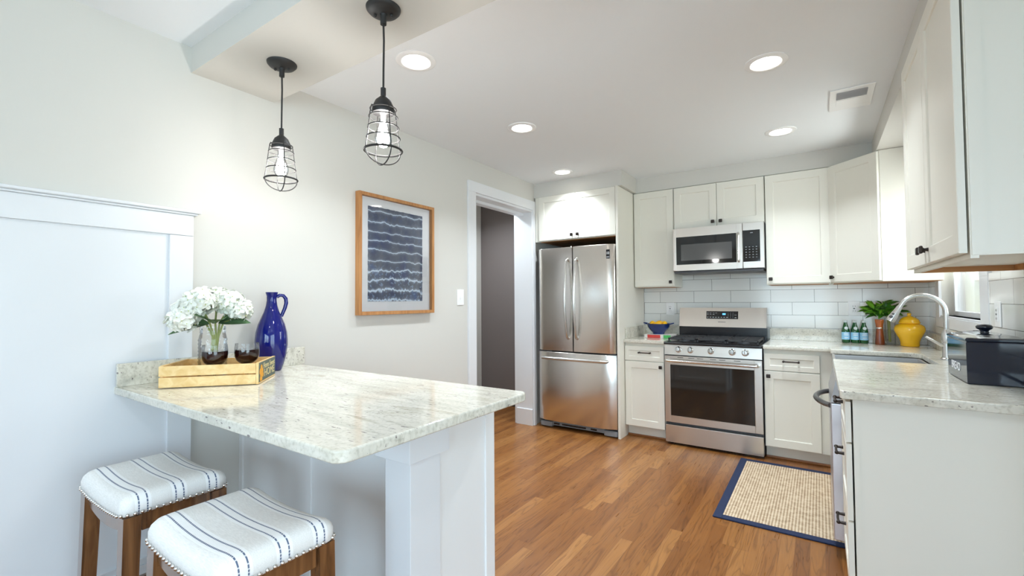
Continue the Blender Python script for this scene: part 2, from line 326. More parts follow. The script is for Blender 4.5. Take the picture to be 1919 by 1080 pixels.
# ------------------------------------------------------------------ mesh builder
class MB:
    def __init__(s, M_=None): s.bm = bmesh.new(); s.M = M_ or Matrix()
    def _add(s, src):
        src.transform(s.M)
        me = bpy.data.meshes.new('tmp'); src.to_mesh(me); src.free(); s.bm.from_mesh(me); bpy.data.meshes.remove(me)
    def box(s, lo, hi, bev=0.0, seg=2):
        b = bmesh.new(); bmesh.ops.create_cube(b, size=1.0)
        for v in b.verts:
            v.co = Vector([lo[i] if v.co[i] < 0 else hi[i] for i in range(3)])
        if bev > 0: bmesh.ops.bevel(b, geom=list(b.edges), offset=min(bev, 0.49*min(abs(hi[i]-lo[i]) for i in range(3))), segments=seg, profile=0.5, affect='EDGES')
        s._add(b); return s
    def loft(s, loops, cap0=True, cap1=True, closed=True):
        b = bmesh.new(); R = [[b.verts.new(p) for p in L] for L in loops]; n = len(R[0])
        for a, c in zip(R, R[1:]):
            for i in range(n if closed else n-1):
                j = (i+1) % n
                b.faces.new((a[i], a[j], c[j], c[i]))
        if cap0 and closed: b.faces.new(list(reversed(R[0])))
        if cap1 and closed: b.faces.new(R[-1])
        bmesh.ops.recalc_face_normals(b, faces=list(b.faces)); s._add(b); return s
    def lathe(s, prof, c=(0, 0, 0), seg=32, sx=1.0, sy=1.0):
        loops = []
        for r, z in prof:
            r = max(r, 1e-4)
            loops.append([Vector((c[0]+r*sx*math.cos(2*PI*i/seg), c[1]+r*sy*math.sin(2*PI*i/seg), c[2]+z)) for i in range(seg)])
        return s.loft(loops)
    def tube(s, pts, r, seg=10, closed=False):
        pts = [Vector(p) for p in pts]; n = len(pts); loops = []
        rr = r if isinstance(r, (list, tuple)) else [r]*n
        up = None
        for i in range(n):
            if closed: t = pts[(i+1) % n]-pts[i-1]
            else: t = pts[min(i+1, n-1)]-pts[max(i-1, 0)]
            t.normalize()
            if up is None:
                up = Vector((0, 0, 1)) if abs(t.z) < 0.9 else Vector((1, 0, 0))
            a = t.cross(up)
            if a.length < 1e-6: a = t.cross(Vector((0, 1, 0)))
            a.normalize(); bb = a.cross(t).normalized(); up = bb
            loops.append([pts[i]+a*rr[i]*math.cos(2*PI*k/seg)+bb*rr[i]*math.sin(2*PI*k/seg) for k in range(seg)])
        if closed: loops.append(loops[0]); return s.loft(loops, False, False)
        return s.loft(loops)
    def ring(s, c, r, tr, seg=40, ts=8, axis='z'):
        pts = []
        for i in range(seg):
            a = 2*PI*i/seg; u, v = r*math.cos(a), r*math.sin(a)
            pts.append({'z': (c[0]+u, c[1]+v, c[2]), 'y': (c[0]+u, c[1], c[2]+v), 'x': (c[0], c[1]+u, c[2]+v)}[axis])
        return s.tube(pts, tr, ts, True)
    def sphere(s, c, r, sc=(1, 1, 1), u=20, v=12):
        b = bmesh.new(); bmesh.ops.create_uvsphere(b, u_segments=u, v_segments=v, radius=r)
        for q in b.verts: q.co = Vector((c[0]+q.co.x*sc[0], c[1]+q.co.y*sc[1], c[2]+q.co.z*sc[2]))
        s._add(b); return s
    def cyl(s, p0, p1, r, seg=24, r1=None):
        return s.tube([p0, p1], [r, r if r1 is None else r1], seg)
    def prism(s, poly, z0, z1, bev=0.0, seg=2):
        b = bmesh.new(); lo = [b.verts.new((x, y, z0)) for x, y in poly]; hi = [b.verts.new((x, y, z1)) for x, y in poly]
        n = len(poly)
        b.faces.new(list(reversed(lo))); b.faces.new(hi)
        for i in range(n): b.faces.new((lo[i], lo[(i+1) % n], hi[(i+1) % n], hi[i]))
        bmesh.ops.recalc_face_normals(b, faces=list(b.faces))
        if bev > 0:
            ed = [e for e in b.edges if abs(e.verts[0].co.z-e.verts[1].co.z) < 1e-6]
            bmesh.ops.bevel(b, geom=ed, offset=bev, segments=seg, profile=0.5, affect='EDGES')
        s._add(b); return s
    def quads(s, faces):
        b = bmesh.new()
        for f in faces: b.faces.new([b.verts.new(p) for p in f])
        s._add(b); return s
    def build(s, name, m, parent=None, smooth=35):
        me = bpy.data.meshes.new(name)
        if parent is not None and parent.name in WORLD: s.bm.transform(WORLD[parent.name].inverted())
        s.bm.to_mesh(me); s.bm.free()
        me.materials.append(M[m] if isinstance(m, str) else m)
        if smooth:
            me.shade_smooth(); me.set_sharp_from_angle(angle=math.radians(smooth))
        o = bpy.data.objects.new(name, me); COL.objects.link(o)
        if smooth and smooth <= 45:
            wn_ = o.modifiers.new('weighted_normals', 'WEIGHTED_NORMAL'); wn_.keep_sharp = True; wn_.weight = 60
        if parent is not None:
            o.parent = parent
            if parent.name in WORLD: WORLD[o.name] = WORLD[parent.name]
        return o
WORLD = {}
def tag(o, label, cat, group=None):
    o['label'] = label; o['category'] = cat
    if group: o['group'] = group
    return o
def thing(name, label, cat, loc=(0, 0, 0), rz=0.0, group=None):
    o = bpy.data.objects.new(name, None); COL.objects.link(o); o.location = loc; o.rotation_euler = (0, 0, rz); o.empty_display_size = 0.1
    WORLD[o.name] = Matrix.Translation(loc) @ Matrix.Rotation(rz, 4, 'Z')
    return tag(o, label, cat, group)
def struct(o): o['kind'] = 'structure'; return o
def sthing(name, loc=(0, 0, 0)):
    o = bpy.data.objects.new(name, None); COL.objects.link(o); o.location = loc; WORLD[o.name] = Matrix.Translation(loc); return struct(o)
def dup(root, loc, label, rz=None):
    def cp(o, par):
        c = o.copy(); COL.objects.link(c); c.parent = par
        for ch in list(o.children): cp(ch, c)
        return c
    r = cp(root, None); r.location = loc
    if rz is not None: r.rotation_euler = (0, 0, rz)
    r['label'] = label; return r
def text(s, size, mtx, m, parent, ext=0.0004, name='lettering', sx=1.0, align='CENTER'):
    c = bpy.data.curves.new(name, 'FONT'); c.body = s; c.size = size; c.extrude = ext; c.align_x = align; c.align_y = 'CENTER'
    c.resolution_u = 3
    tmp = bpy.data.objects.new(name, c); COL.objects.link(tmp); bpy.context.view_layer.update()
    me = bpy.data.meshes.new_from_object(tmp.evaluated_get(bpy.context.evaluated_depsgraph_get())); bpy.data.objects.remove(tmp); bpy.data.curves.remove(c)
    me.name = name; me.materials.clear(); me.materials.append(M[m]); o = bpy.data.objects.new(name, me); COL.objects.link(o)
    W0 = WORLD[parent.name]; o.parent = parent; o.matrix_local = W0.inverted() @ mtx @ Matrix.Diagonal((sx, 1, 1, 1)); return o
def frame_mtx(o, u, n):
    """local x = u (along), local y = world up, local z = n (outward)."""
    u = Vector(u).normalized(); n = Vector(n).normalized(); z = n.cross(u)
    m = Matrix((u, z, n)).transposed().to_4x4(); m.translation = Vector(o); return m

# ------------------------------------------------------------------ structure
XL, XR, YW, CH = -2.40, 0.705, 4.68, 2.44
struct(MB().box((-3.6, -3.6, -0.06), (2.3, 4.85, 0.0)).build('floor', 'floor', smooth=0))
struct(MB().box((-3.6, -3.6, CH), (2.3, 4.85, CH+0.06)).build('ceiling', 'ceil', smooth=0))
DY0, DY1, DZ = 3.0, 3.93, 2.166
wl_ = MB(); wl_.box((-2.6, -3.6, 0), (XL, DY0, CH)); wl_.box((-2.6, DY1, 0), (XL, 4.85, CH)); wl_.box((-2.6, DY0, DZ), (XL, DY1, CH))
struct(wl_.build('wall_left', 'wall', smooth=0))
wall_back = struct(MB().box((-2.4, YW, 0), (XR+0.12, 4.8, CH)).build('wall_back', 'wall', smooth=0))
WY0, WY1, WZ0, WZ1 = 3.31, 4.29, 1.13, 2.10
wr_ = MB(); xo = XR+0.12
wr_.box((XR, 1.30, 0), (xo, WY0, CH)); wr_.box((XR, WY1, 0), (xo, YW, CH)); wr_.box((XR, WY0, 0), (xo, WY1, WZ0)); wr_.box((XR, WY0, WZ1), (xo, WY1, CH))
wall_right = struct(wr_.build('wall_right', 'wall', smooth=0))
struct(MB().box((xo, 1.30, 0), (2.2, 1.42, CH)).build('wall_return', 'wall', smooth=0))
ws = MB(); SY0, SY1, SZ0, SZ1 = -1.85, 0.65, 0.25, 2.18
ws.box((2.2, -3.5, 0), (2.3, SY0, CH)); ws.box((2.2, SY1, 0), (2.3, 1.42, CH)); ws.box((2.2, SY0, 0), (2.3, SY1, SZ0)); ws.box((2.2, SY0, SZ1), (2.3, SY1, CH))
struct(ws.build('wall_side', 'wall', smooth=0))
RW = [(-1.20, 0.30), (0.50, 2.00)]
wb = MB(); zz0, zz1 = 0.6, 2.2
wb.box((-2.4, -3.55, 0), (2.2, -3.43, zz0)); wb.box((-2.4, -3.55, zz1), (2.2, -3.43, CH))
for a, b in ((-2.4, RW[0][0]), (RW[0][1], RW[1][0]), (RW[1][1], 2.2)): wb.box((a, -3.55, zz0), (b, -3.43, zz1))
struct(wb.build('wall_rear', 'wall', smooth=0))
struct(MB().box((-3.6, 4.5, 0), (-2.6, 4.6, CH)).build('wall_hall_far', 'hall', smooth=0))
struct(MB().box((-3.6, 1.9, 0), (-3.5, 4.5, CH)).build('wall_hall_side', 'wall', smooth=0))
struct(MB().box((-3.5, 1.9, 0), (-2.6, 2.0, CH)).build('wall_hall_near', 'wall', smooth=0))
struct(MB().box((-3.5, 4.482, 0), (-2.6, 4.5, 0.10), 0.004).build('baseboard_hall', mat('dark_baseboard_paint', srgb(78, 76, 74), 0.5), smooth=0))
# dropped ceiling parts
struct(MB().box((XL, 0.90, 2.32), (2.2, 1.29, CH)).build('trim_1', 'wall', smooth=0))          # beam
sf = MB(); sf.box((XL, 3.975, 2.297), (-1.47, YW, CH)); sf.box((-1.47, 4.378, 2.297), (XR, YW, CH))
struct(sf.build('trim_2', 'wall', smooth=0))                                                       # soffit over the back run
struct(MB().box((0.356, 1.29, 2.297), (XR, 4.378, CH)).build('trim_3', 'wall', smooth=0))       # soffit on the right
# back wall tile and right wall tile belong to their walls
MB().box((-1.50, YW-0.012, 0.90), (XR, YW, 1.60)).build('backsplash_tile', 'tile_back', wall_back, 0)
tr = MB(); tr.box((XR-0.012, 2.2, 0.90), (XR, 3.17, 1.37)); tr.box((XR-0.012, 3.17, 0.90), (XR, 4.40, 1.045)); tr.box((XR-0.012, 4.40, 0.90), (XR, YW-0.012, 1.60))
tr.build('backsplash_tile', 'tile_right', wall_right, 0)
# wainscot panel on the left wall
wp = sthing('trim_4', (XL, 0.0, 0.0)); X = XL
MB().box((X, -3.4, 0), (X+0.006, 0.905, 1.56)).build('flat_panel', 'trim', wp, 0)
MB().box((X, -3.4, 1.556), (X+0.020, 0.912, 1.650), 0.002).build('top_rail', 'trim', wp)
MB().box((X, 0.820, 0.18), (X+0.020, 0.912, 1.5545), 0.002).build('stile', 'trim', wp)
cp = MB(); cp.box((X, -3.4, 1.650), (X+0.032, 0.924, 1.658), 0.002); cp.box((X, -3.4, 1.658), (X+0.045, 0.936, 1.672), 0.005, 3); cp.build('cap_moulding', 'trim', wp)
bl = MB(); bl.box((X+0.006, -3.4, 0), (X+0.024, 1.115, 0.15), 0.002); bl.box((X+0.006, -3.4, 0.15), (X+0.018, 1.115, 0.175), 0.004)
struct(bl.build('baseboard_left', 'trim'))
# doorway: casing and jamb
d1 = sthing('door_1', (XL, 3.46, 0))
cs = MB(); cs.box((XL, 2.90, 0), (XL+0.018, DY0, DZ+0.005), 0.002); cs.box((XL, DY1, 0), (XL+0.018, 3.945+0.02, DZ+0.005), 0.002); cs.box((XL, 2.90, DZ), (XL+0.020, 3.965, 2.255), 0.002)
cs.build('casing', 'trim', d1)
jb = MB(); jb.box((-2.61, DY0, 0), (XL+0.004, DY0+0.016, DZ)); jb.box((-2.61, DY1-0.016, 0), (XL+0.004, DY1, DZ)); jb.box((-2.61, DY0+0.016, DZ-0.02), (XL+0.004, DY1-0.016, DZ))
jb.box((-2.57, DY0+0.016, DZ-0.045), (-2.50, DY1-0.016, DZ-0.02))
jb.build('jamb', 'trim', d1, 0)
MB().box((-2.585, DY1-0.03, 0.0), (XL+0.006, DY1-0.015, 0.16), 0.002).build('plinth', 'trim', d1)
# sink window
w1 = sthing('window_1', (XR, 3.8, WZ0)); xi = XR-0.016
cw = MB(); cw.box((xi, 3.17, 1.05), (XR, WY0, 1.36), 0.002); cw.box((xi, 3.17, 1.36), (XR, WY0, 2.22), 0.0); cw.box((xi, WY1, 1.05), (XR, 4.40, 2.22), 0.002)
cw.box((xi, WY0, WZ1), (XR, WY1, 2.22), 0.002); cw.box((xi, WY0, 1.05), (XR, WY1, WZ0-0.012), 0.002); cw.build('casing', 'trim', w1, 0)
MB().box((XR-0.035, WY0-0.02, WZ0-0.012), (XR+0.07, WY1+0.02, WZ0), 0.003).build('sill', 'trim', w1) if False else MB().box((XR-0.010, WY0, WZ0-0.012), (XR+0.07, WY1, WZ0), 0.003).build('sill', 'trim', w1)
sa = MB(); a0, a1 = XR+0.06, XR+0.10
sa.box((a0, WY0, WZ0), (a1, WY0+0.035, WZ1)); sa.box((a0, WY1-0.035, WZ0), (a1, WY1, WZ1)); sa.box((a0, WY0+0.035, WZ0), (a1, WY1-0.035, WZ0+0.03)); sa.box((a0, WY0+0.035, WZ1-0.04), (a1, WY1-0.035, WZ1)); sa.box((a0, WY0+0.035, 1.60), (a1, WY1-0.035, 1.635))
sa.build('sash', 'trim', w1, 0)
MB().box((XR+0.075, WY0+0.035, WZ0+0.03), (XR+0.079, WY1-0.035, WZ1-0.04)).build('pane', 'pane', w1, 0)
for i, (a, b) in enumerate(RW):
    w2 = sthing('window_%d' % (i+2), ((a+b)/2, -3.43, zz0)); q = MB()
    q.box((a-0.09, -3.43, zz0-0.09), (a, -3.41, zz1+0.09)); q.box((b, -3.43, zz0-0.09), (b+0.09, -3.41, zz1+0.09)); q.box((a, -3.43, zz1), (b, -3.41, zz1+0.09)); q.box((a, -3.43, zz0-0.09), (b, -3.41, zz0))
    q.build('casing', 'trim', w2, 0); q = MB(); mid = (zz0+zz1)/2
    q.box((a, -3.52, zz0), (a+0.04, -3.48, zz1)); q.box((b-0.04, -3.52, zz0), (b, -3.48, zz1)); q.box((a, -3.52, zz0), (b, -3.48, zz0+0.05)); q.box((a, -3.52, zz1-0.05), (b, -3.48, zz1)); q.box((a, -3.52, mid-0.025), (b, -3.48, mid+0.025)); q.box(((a+b)/2-0.02, -3.52, zz0), ((a+b)/2+0.02, -3.48, zz1))
    q.build('sash', 'trim', w2, 0)
    MB().box((a+0.04, -3.502, zz0+0.05), (b-0.04, -3.498, zz1-0.05)).build('pane', 'pane', w2, 0)
w4 = sthing('window_4', (2.2, (SY0+SY1)/2, SZ0)); q = MB(); sm = (SY0+SY1)/2
q.box((2.18, SY0-0.09, SZ0-0.09), (2.2, SY0, SZ1+0.09)); q.box((2.18, SY1, SZ0-0.09), (2.2, SY1+0.09, SZ1+0.09)); q.box((2.18, SY0, SZ1), (2.2, SY1, SZ1+0.09)); q.box((2.18, SY0, SZ0-0.09), (2.2, SY1, SZ0)); q.build('casing', 'trim', w4, 0)
q = MB(); q.box((2.23, SY0, SZ0), (2.27, SY0+0.05, SZ1)); q.box((2.23, SY1-0.05, SZ0), (2.27, SY1, SZ1)); q.box((2.23, sm-0.03, SZ0), (2.27, sm+0.03, SZ1)); q.box((2.23, SY0+0.05, SZ0), (2.27, sm-0.03, SZ0+0.05)); q.box((2.23, sm+0.03, SZ0), (2.27, SY1-0.05, SZ0+0.05)); q.box((2.23, SY0+0.05, SZ1-0.05), (2.27, sm-0.03, SZ1)); q.box((2.23, sm+0.03, SZ1-0.05), (2.27, SY1-0.05, SZ1)); q.build('sash', 'trim', w4, 0)
q = MB(); q.box((2.248, SY0+0.05, SZ0+0.05), (2.252, SY1-0.05, SZ1-0.05)); q.build('pane', 'pane', w4, 0)
# oak shoe moulding in front of the toe kicks
struct(MB().box((-1.498, 4.135, 0.0), (-1.130, 4.152, 0.018), 0.005).build('trim_5', 'shoe'))
struct(MB().box((-0.372, 4.135, 0.0), (0.14, 4.152, 0.018), 0.005).build('trim_6', 'shoe'))

# ------------------------------------------------------------------ ceiling lights and vent
def can_light(x, y, label):
    t = thing('ceiling_light', label, 'ceiling light', (x, y, CH), 0, 'recessed kitchen ceiling lights')
    b = MB(); N = 48
    prof = [(0.098, 0.0), (0.098, -0.003), (0.090, -0.007), (0.072, -0.008), (0.066, -0.004), (0.066, 0.0)]
    b.loft([[Vector((x+r*math.cos(2*PI*i/N), y+r*math.sin(2*PI*i/N), CH+z)) for i in range(N)] for r, z in prof], False, False)
    b.build('trim_ring', 'white', t)
    MB().lathe([(0.066, -0.0015), (0.066, -0.0035), (0.03, -0.006), (0.0, -0.0065)], (x, y, CH), 40).build('lens', 'lens', t)
    return t
LBL = ['recessed ceiling light just behind the pendant lamp over the bar end', 'recessed ceiling light between the bar pendants and the light by the refrigerator',
       'recessed ceiling light right in front of the refrigerator soffit', 'recessed ceiling light nearest the camera, left of the ceiling vent', 'recessed ceiling light in front of the cabinet right of the microwave']
can0 = can_light(CANS[0][0], CANS[0][1], LBL[0])
for (x, y), lb in zip(CANS[1:], LBL[1:]): dup(can0, (x, y, CH), lb)
for x, y in CANS:
    area_light('can_lamp', (x, y, CH-0.012), (0, 0, 0), 0.125, 0.125, CAN_W, WARM, 'DISK', math.radians(114))
dn_ = MB(); FILL_XY = [(-0.5, -0.45), (0.7, -0.25), (0.9, -1.6)]  # added downlights behind the camera, unseen, to fill the stools and low panels
for x, y in FILL_XY: dn_.lathe([(0.095, 0.0), (0.095, -0.004), (0.07, -0.008), (0.066, -0.004), (0.0, -0.004)], (x, y, CH), 32)
struct(dn_.build('added_fill_lamp_trim', 'white'))  # rings made up to go with the added fill lamps
for x, y in FILL_XY: area_light('added_fill_lamp', (x, y, CH-0.014), (0, 0, 0), 0.13, 0.13, 6.0, WARM, 'DISK', math.radians(140))  # added fill light from above, out of view
area_light('hall_lamp', (-3.0, 3.7, CH-0.012), (0, 0, 0), 0.14, 0.14, 14, WARM, 'DISK', math.radians(150))

vt = thing('ceiling_vent', 'white rectangular air vent with grey grille on the ceiling', 'vent', (0.18, 3.33, CH))
MB().box((0.075, 3.16, CH-0.008), (0.285, 3.50, CH), 0.004).build('frame', 'white', vt)
MB().box((0.11, 3.20, CH-0.0105), (0.25, 3.30, CH-0.0075)).build('grille', 'vent', vt)
g = MB()
for i in range(9): g.box((0.108, 3.20+i*0.0115, CH-0.014), (0.252, 3.2035+i*0.0115, CH-0.010))
g.build('louvre', 'vent', vt, 0)
MB().box((0.11, 3.32, CH-0.0105), (0.25, 3.42, CH-0.0075)).build('damper_plate', 'white', vt)

# ------------------------------------------------------------------ pendants
def pendant(x, y, label):
    zb = 2.32
    t = thing('pendant_lamp', label, 'pendant lamp', (x, y, zb), 0, 'caged pendant lamps hanging from the beam')
    c = MB(); c.lathe([(0.0, -0.024), (0.03, -0.023), (0.052, -0.016), (0.061, -0.006), (0.062, 0.0)], (x, y, zb), 40)
    c.lathe([(0.011, -0.060), (0.011, -0.03), (0.014, -0.022)], (x, y, zb), 16)
    for a in (0.6, 3.74): c.sphere((x+0.03*math.cos(a), y+0.03*math.sin(a), zb-0.026), 0.006, u=10, v=6)
    c.build('canopy', 'blackm', t)
    MB().tube([(x, y, zb-0.05), (x+0.003, y, 2.2), (x+0.001, y, 2.1), (x, y, 2.0)], 0.0036, 8).build('cord', 'blackm', t)
    k = MB(); k.lathe([(0.0095, 2.025), (0.0095, 1.995), (0.013, 1.992), (0.028, 1.978), (0.038, 1.955), (0.040, 1.94), (0.038, 1.932), (0.020, 1.930)], (x, y, 0), 32); k.build('socket_cap', 'blackm', t)
    g = MB(); levels = [(1.947, 0.046), (1.918, 0.0505), (1.880, 0.0545), (1.842, 0.059), (1.796, 0.0665)]
    for i, (z, r) in enumerate(levels): g.ring((x, y, z), r, 0.0022 if i < 4 else 0.0040, 44, 6)
    for j in range(4):
        a = PI/4+j*PI/2+0.5
        g.tube([(x+r*math.cos(a), y+r*math.sin(a), z) for z, r in ((1.952, 0.036), (1.955, 0.043), (1.947, 0.0465))]+[(x+r*math.cos(a), y+r*math.sin(a), z) for z, r in levels[1:]], 0.0019, 6)
    for j in range(2):
        a = PI/4+j*PI/2+0.5
        g.tube([(x+0.066*math.sin(q)*math.cos(a), y+0.066*math.sin(q)*math.sin(a), 1.796-0.05*math.cos(q)) for q in [(-0.5+i/20)*PI for i in range(21)]], 0.0024, 6)
    g.build('wire_cage', 'blackm', t)
    MB().lathe([(0.014, 1.932), (0.015, 1.905), (0.019, 1.885), (0.027, 1.862), (0.031, 1.843), (0.030, 1.828), (0.022, 1.814), (0.008, 1.808), (0.0, 1.8075)], (x, y, 0), 28).build('bulb', 'bulbglass', t)
    f = MB()
    for j in range(5):
        a = j*2*PI/5
        f.tube([(x+0.006*math.cos(a), y+0.006*math.sin(a), 1.900), (x+0.013*math.cos(a), y+0.013*math.sin(a), 1.835)], 0.0022, 6)
    f.cyl((x, y, 1.925), (x, y, 1.90), 0.008, 12)
    f.build('filament', 'filament', t)
    d = bpy.data.lights.new('bulb_light', 'POINT'); d.energy = 5.5; d.color = (1, 0.98, 0.95); d.shadow_soft_size = 0.03
    o = bpy.data.objects.new('bulb_light', d); o.location = (x, y, 1.85); COL.objects.link(o)
pendant(-1.975, 1.095, 'black wire cage pendant lamp hanging nearest the left wall')
pendant(-1.297, 1.095, 'black wire cage pendant lamp hanging farther from the left wall, over the bar end')

# ------------------------------------------------------------------ framed print, switch, outlets
pt = thing('framed_print', 'oak framed indigo tie-dye print hanging on the left wall', 'picture', (XL, 2.14, 1.165))
y0, y1, z0, z1, fw, xd = 1.805, 2.470, 1.165, 1.945, 0.022, 0.042
fr = MB(); fr.box((XL+0.002, y0, z0), (XL+xd, y0+fw, z1), 0.0015); fr.box((XL+0.002, y1-fw, z0), (XL+xd, y1, z1), 0.0015)
fr.box((XL+0.002, y0+fw, z0), (XL+xd, y1-fw, z0+fw), 0.0015); fr.box((XL+0.002, y0+fw, z1-fw), (XL+xd, y1-fw, z1), 0.0015); fr.build('frame', 'oakframe', pt)
MB().box((XL+0.004, y0+fw, z0+fw), (XL+0.012, y1-fw, z1-fw)).build('mat_board', 'matboard', pt, 0)
pr = MB(); rows = []; yl, yr, zl, zh = 1.893, 2.372, 1.252, 1.868
pts = []
for i in range(61): pts.append((yl+(yr-yl)*i/60, zl+random.uniform(-.0016, .0016)))
for i in range(1, 61): pts.append((yr+random.uniform(-.0014, .0014), zl+(zh-zl)*i/60))
for i in range(1, 61): pts.append((yr-(yr-yl)*i/60, zh+random.uniform(-.0016, .0016)))
for i in range(1, 60): pts.append((yl+random.uniform(-.0014, .0014), zh-(zh-zl)*i/60))
pr.loft([[Vector((XL+xx, a, b)) for a, b in pts] for xx in (0.0125, 0.0155)]); pr.build('print', 'shibori', pt, 0)
MB().box((XL+0.030, y0+fw, z0+fw), (XL+0.0325, y1-fw, z1-fw)).build('glass', 'picglass', pt, 0)

sw = thing('light_switch', 'white light switch on the wall between print and doorway', 'light switch', (XL, 2.81, 1.28))
MB().box((XL, 2.770, 1.217), (XL+0.006, 2.850, 1.343), 0.003).build('plate', 'white', sw)
MB().box((XL+0.006, 2.799, 1.266), (XL+0.018, 2.811, 1.292), 0.003).build('toggle', 'white', sw)
def outlet(c, u, n, label, gfci=True):
    t = thing('wall_outlet', label, 'outlet', c, 0, 'white outlets on the tiled backsplash')
    b = MB(frame_mtx(c, u, n)); b.box((-0.040, -0.060, 0), (0.040, 0.060, 0.006), 0.003); b.build('plate', 'white', t)
    b = MB(frame_mtx(c, u, n)); b.box((-0.017, -0.034, 0.006), (0.017, 0.034, 0.009), 0.002); b.build('receptacle', 'white', t)
    b = MB(frame_mtx(c, u, n))
    for zc in (-0.021, 0.018):
        for xx in (-0.007, 0.007): b.box((xx-0.0012, zc-0.004, 0.009), (xx+0.0012, zc+0.006, 0.0096))
    b.box((-0.006, -0.004, 0.009), (0.006, 0.004, 0.0105)); b.build('slots', 'darkgrey', t, 0)
outlet((-1.238, YW-0.012, 1.160), (1, 0, 0), (0, -1, 0), 'white outlet on the tile between blue bowl and range')
outlet((0.235, YW-0.012, 1.168), (1, 0, 0), (0, -1, 0), 'white outlet on the tile above the green bottles')
outlet((XR-0.012, 3.03, 1.172), (0, -1, 0), (-1, 0, 0), 'white outlet on the right wall tile beside the window')

# ------------------------------------------------------------------ cabinet helpers
def shaker(b, w, h, t=0.019, rail=0.057, rec=0.007):
    """a recessed-panel door in local coords: x 0..w, y 0..h, z 0 (back)..t (front); b.M places it."""
    def rect(i, z): return [Vector((i, i, z)), Vector((w-i, i, z)), Vector((w-i, h-i, z)), Vector((i, h-i, z))]
    c = 0.002
    b.loft([rect(0, 0), rect(0, t-c), rect(c, t), rect(rail, t), rect(rail+0.003, t-0.0015), rect(rail+0.005, t-rec)])
    return b
def knob(b, x, y, z0):
    b.cyl((x, y, z0), (x, y, z0+0.010), 0.0075, 12, 0.005); b.cyl((x, y, z0+0.010), (x, y, z0+0.016), 0.005, 12, 0.009)
    b.box((x-0.0145, y-0.0145, z0+0.016), (x+0.0145, y+0.0145, z0+0.027), 0.005, 3)
def pull(b, x, y, z0, L=0.098):
    for s_ in (-1, 1):
        b.cyl((x+s_*L/2, y, z0), (x+s_*L/2, y, z0+0.024), 0.0075, 12, 0.0055)
        b.sphere((x+s_*L/2, y, z0+0.026), 0.0082, u=12, v=8)
    b.tube([(x-L/2, y, z0+0.026), (x, y, z0+0.028), (x+L/2, y, z0+0.026)], 0.005, 10)
def door(t, o, u, n, w, h, m='cab', kn=None, name='door', rail=0.057, pl=None):
    fm = frame_mtx(o, u, n); d = shaker(MB(fm), w, h, rail=rail).build(name, m, t, 20)
    if kn: b = MB(fm); knob(b, kn[0], kn[1], 0.019); b.build('knob', 'bronze', d)
    if pl: b = MB(fm); pull(b, pl[0], pl[1], 0.019); b.build('pull', 'bronze', d)
    return d
UX, NY = (1, 0, 0), (0, -1, 0)

# overhead fridge cabinet + tall side panel
fc = thing('overhead_cabinet', 'cream two-door cabinet above the refrigerator', 'cabinet', (-1.93, 4.3, 1.838))
b = MB(); b.box((-2.385, 3.972, 1.842), (-1.524, 4.66, 2.294)); b.build('body', 'cab', fc, 0)
MB().box((-2.33, 3.99, 1.837), (-1.53, 4.6, 1.8415)).build('underside', 'cabwood', fc, 0)
door(fc, (-2.335, 3.971, 1.848), UX, NY, 0.403, 0.442, kn=(0.403-0.03, 0.035))
door(fc, (-1.929, 3.971, 1.848), UX, NY, 0.403, 0.442, kn=(0.03, 0.035))
pn = MB(); pn.box((-1.5225, 3.950, 0), (-1.500, 4.66, 2.294), 0.001)
tag(pn.build('tall_side_panel', 'cab', smooth=0), 'tall cream panel closing the right side of the refrigerator', 'cabinet panel')

# wall cabinets on the back wall
def upper(name, label, x0, x1, z0, doors, y=4.379):
    t = thing(name, label, 'cabinet', ((x0+x1)/2, 4.5, z0))
    MB().box((x0, y, z0-0.008), (x1, YW-0.014, 2.294), 0.001).build('body', 'cab', t, 0)
    MB().box((x0+0.015, y+0.03, z0-0.010), (x1-0.015, YW-0.02, z0-0.0075)).build('underside', 'cabwood', t, 0)
    for dx0, dx1, kx in doors:
        door(t, (dx0, y-0.001, z0), UX, NY, dx1-dx0, 2.287-z0, kn=(kx, 0.038))
    return t
upper('wall_cabinet', 'cream single-door wall cabinet between refrigerator and microwave', -1.494, -1.116, 1.378, [(-1.491, -1.119, 0.345)])
upper('wall_cabinet', 'cream two-door wall cabinet directly above the microwave', -1.112, -0.368, 1.906, [(-1.109, -0.742, 0.337), (-0.738, -0.371, 0.030)])
upper('wall_cabinet', 'cream single-door wall cabinet right of the microwave', -0.364, 0.082, 1.378, [(-0.361, 0.079, 0.030)])
# diagonal corner cabinet
cc = thing('corner_wall_cabinet', 'cream corner wall cabinet with an angled door', 'cabinet', (0.4, 4.4, 1.37))
poly = [(0.086, YW-0.014), (0.086, 4.372), (0.372, 4.085), (XR-0.018, 4.085), (XR-0.018, YW-0.014)]
MB().prism(poly, 1.370, 2.294).build('body', 'cab', cc, 0)
MB().prism([(0.10, YW-0.02), (0.10, 4.39), (0.385, 4.105), (XR-0.02, 4.105), (XR-0.02, YW-0.02)], 1.367, 1.3695).build('underside', 'cabwood', cc, 0)
du = Vector((0.372-0.086, 4.085-4.372, 0)).normalized(); dn = Vector((-du.y*-1, 0, 0)); dn = Vector((du.y, -du.x, 0))
wd = (Vector((0.372, 4.085, 0))-Vector((0.086, 4.372, 0))).length
o_ = Vector((0.086, 4.372, 1.378))+du*0.004+dn*0.001
door(cc, o_, du, dn, wd-0.010, 0.909, kn=(0.03, 0.038))
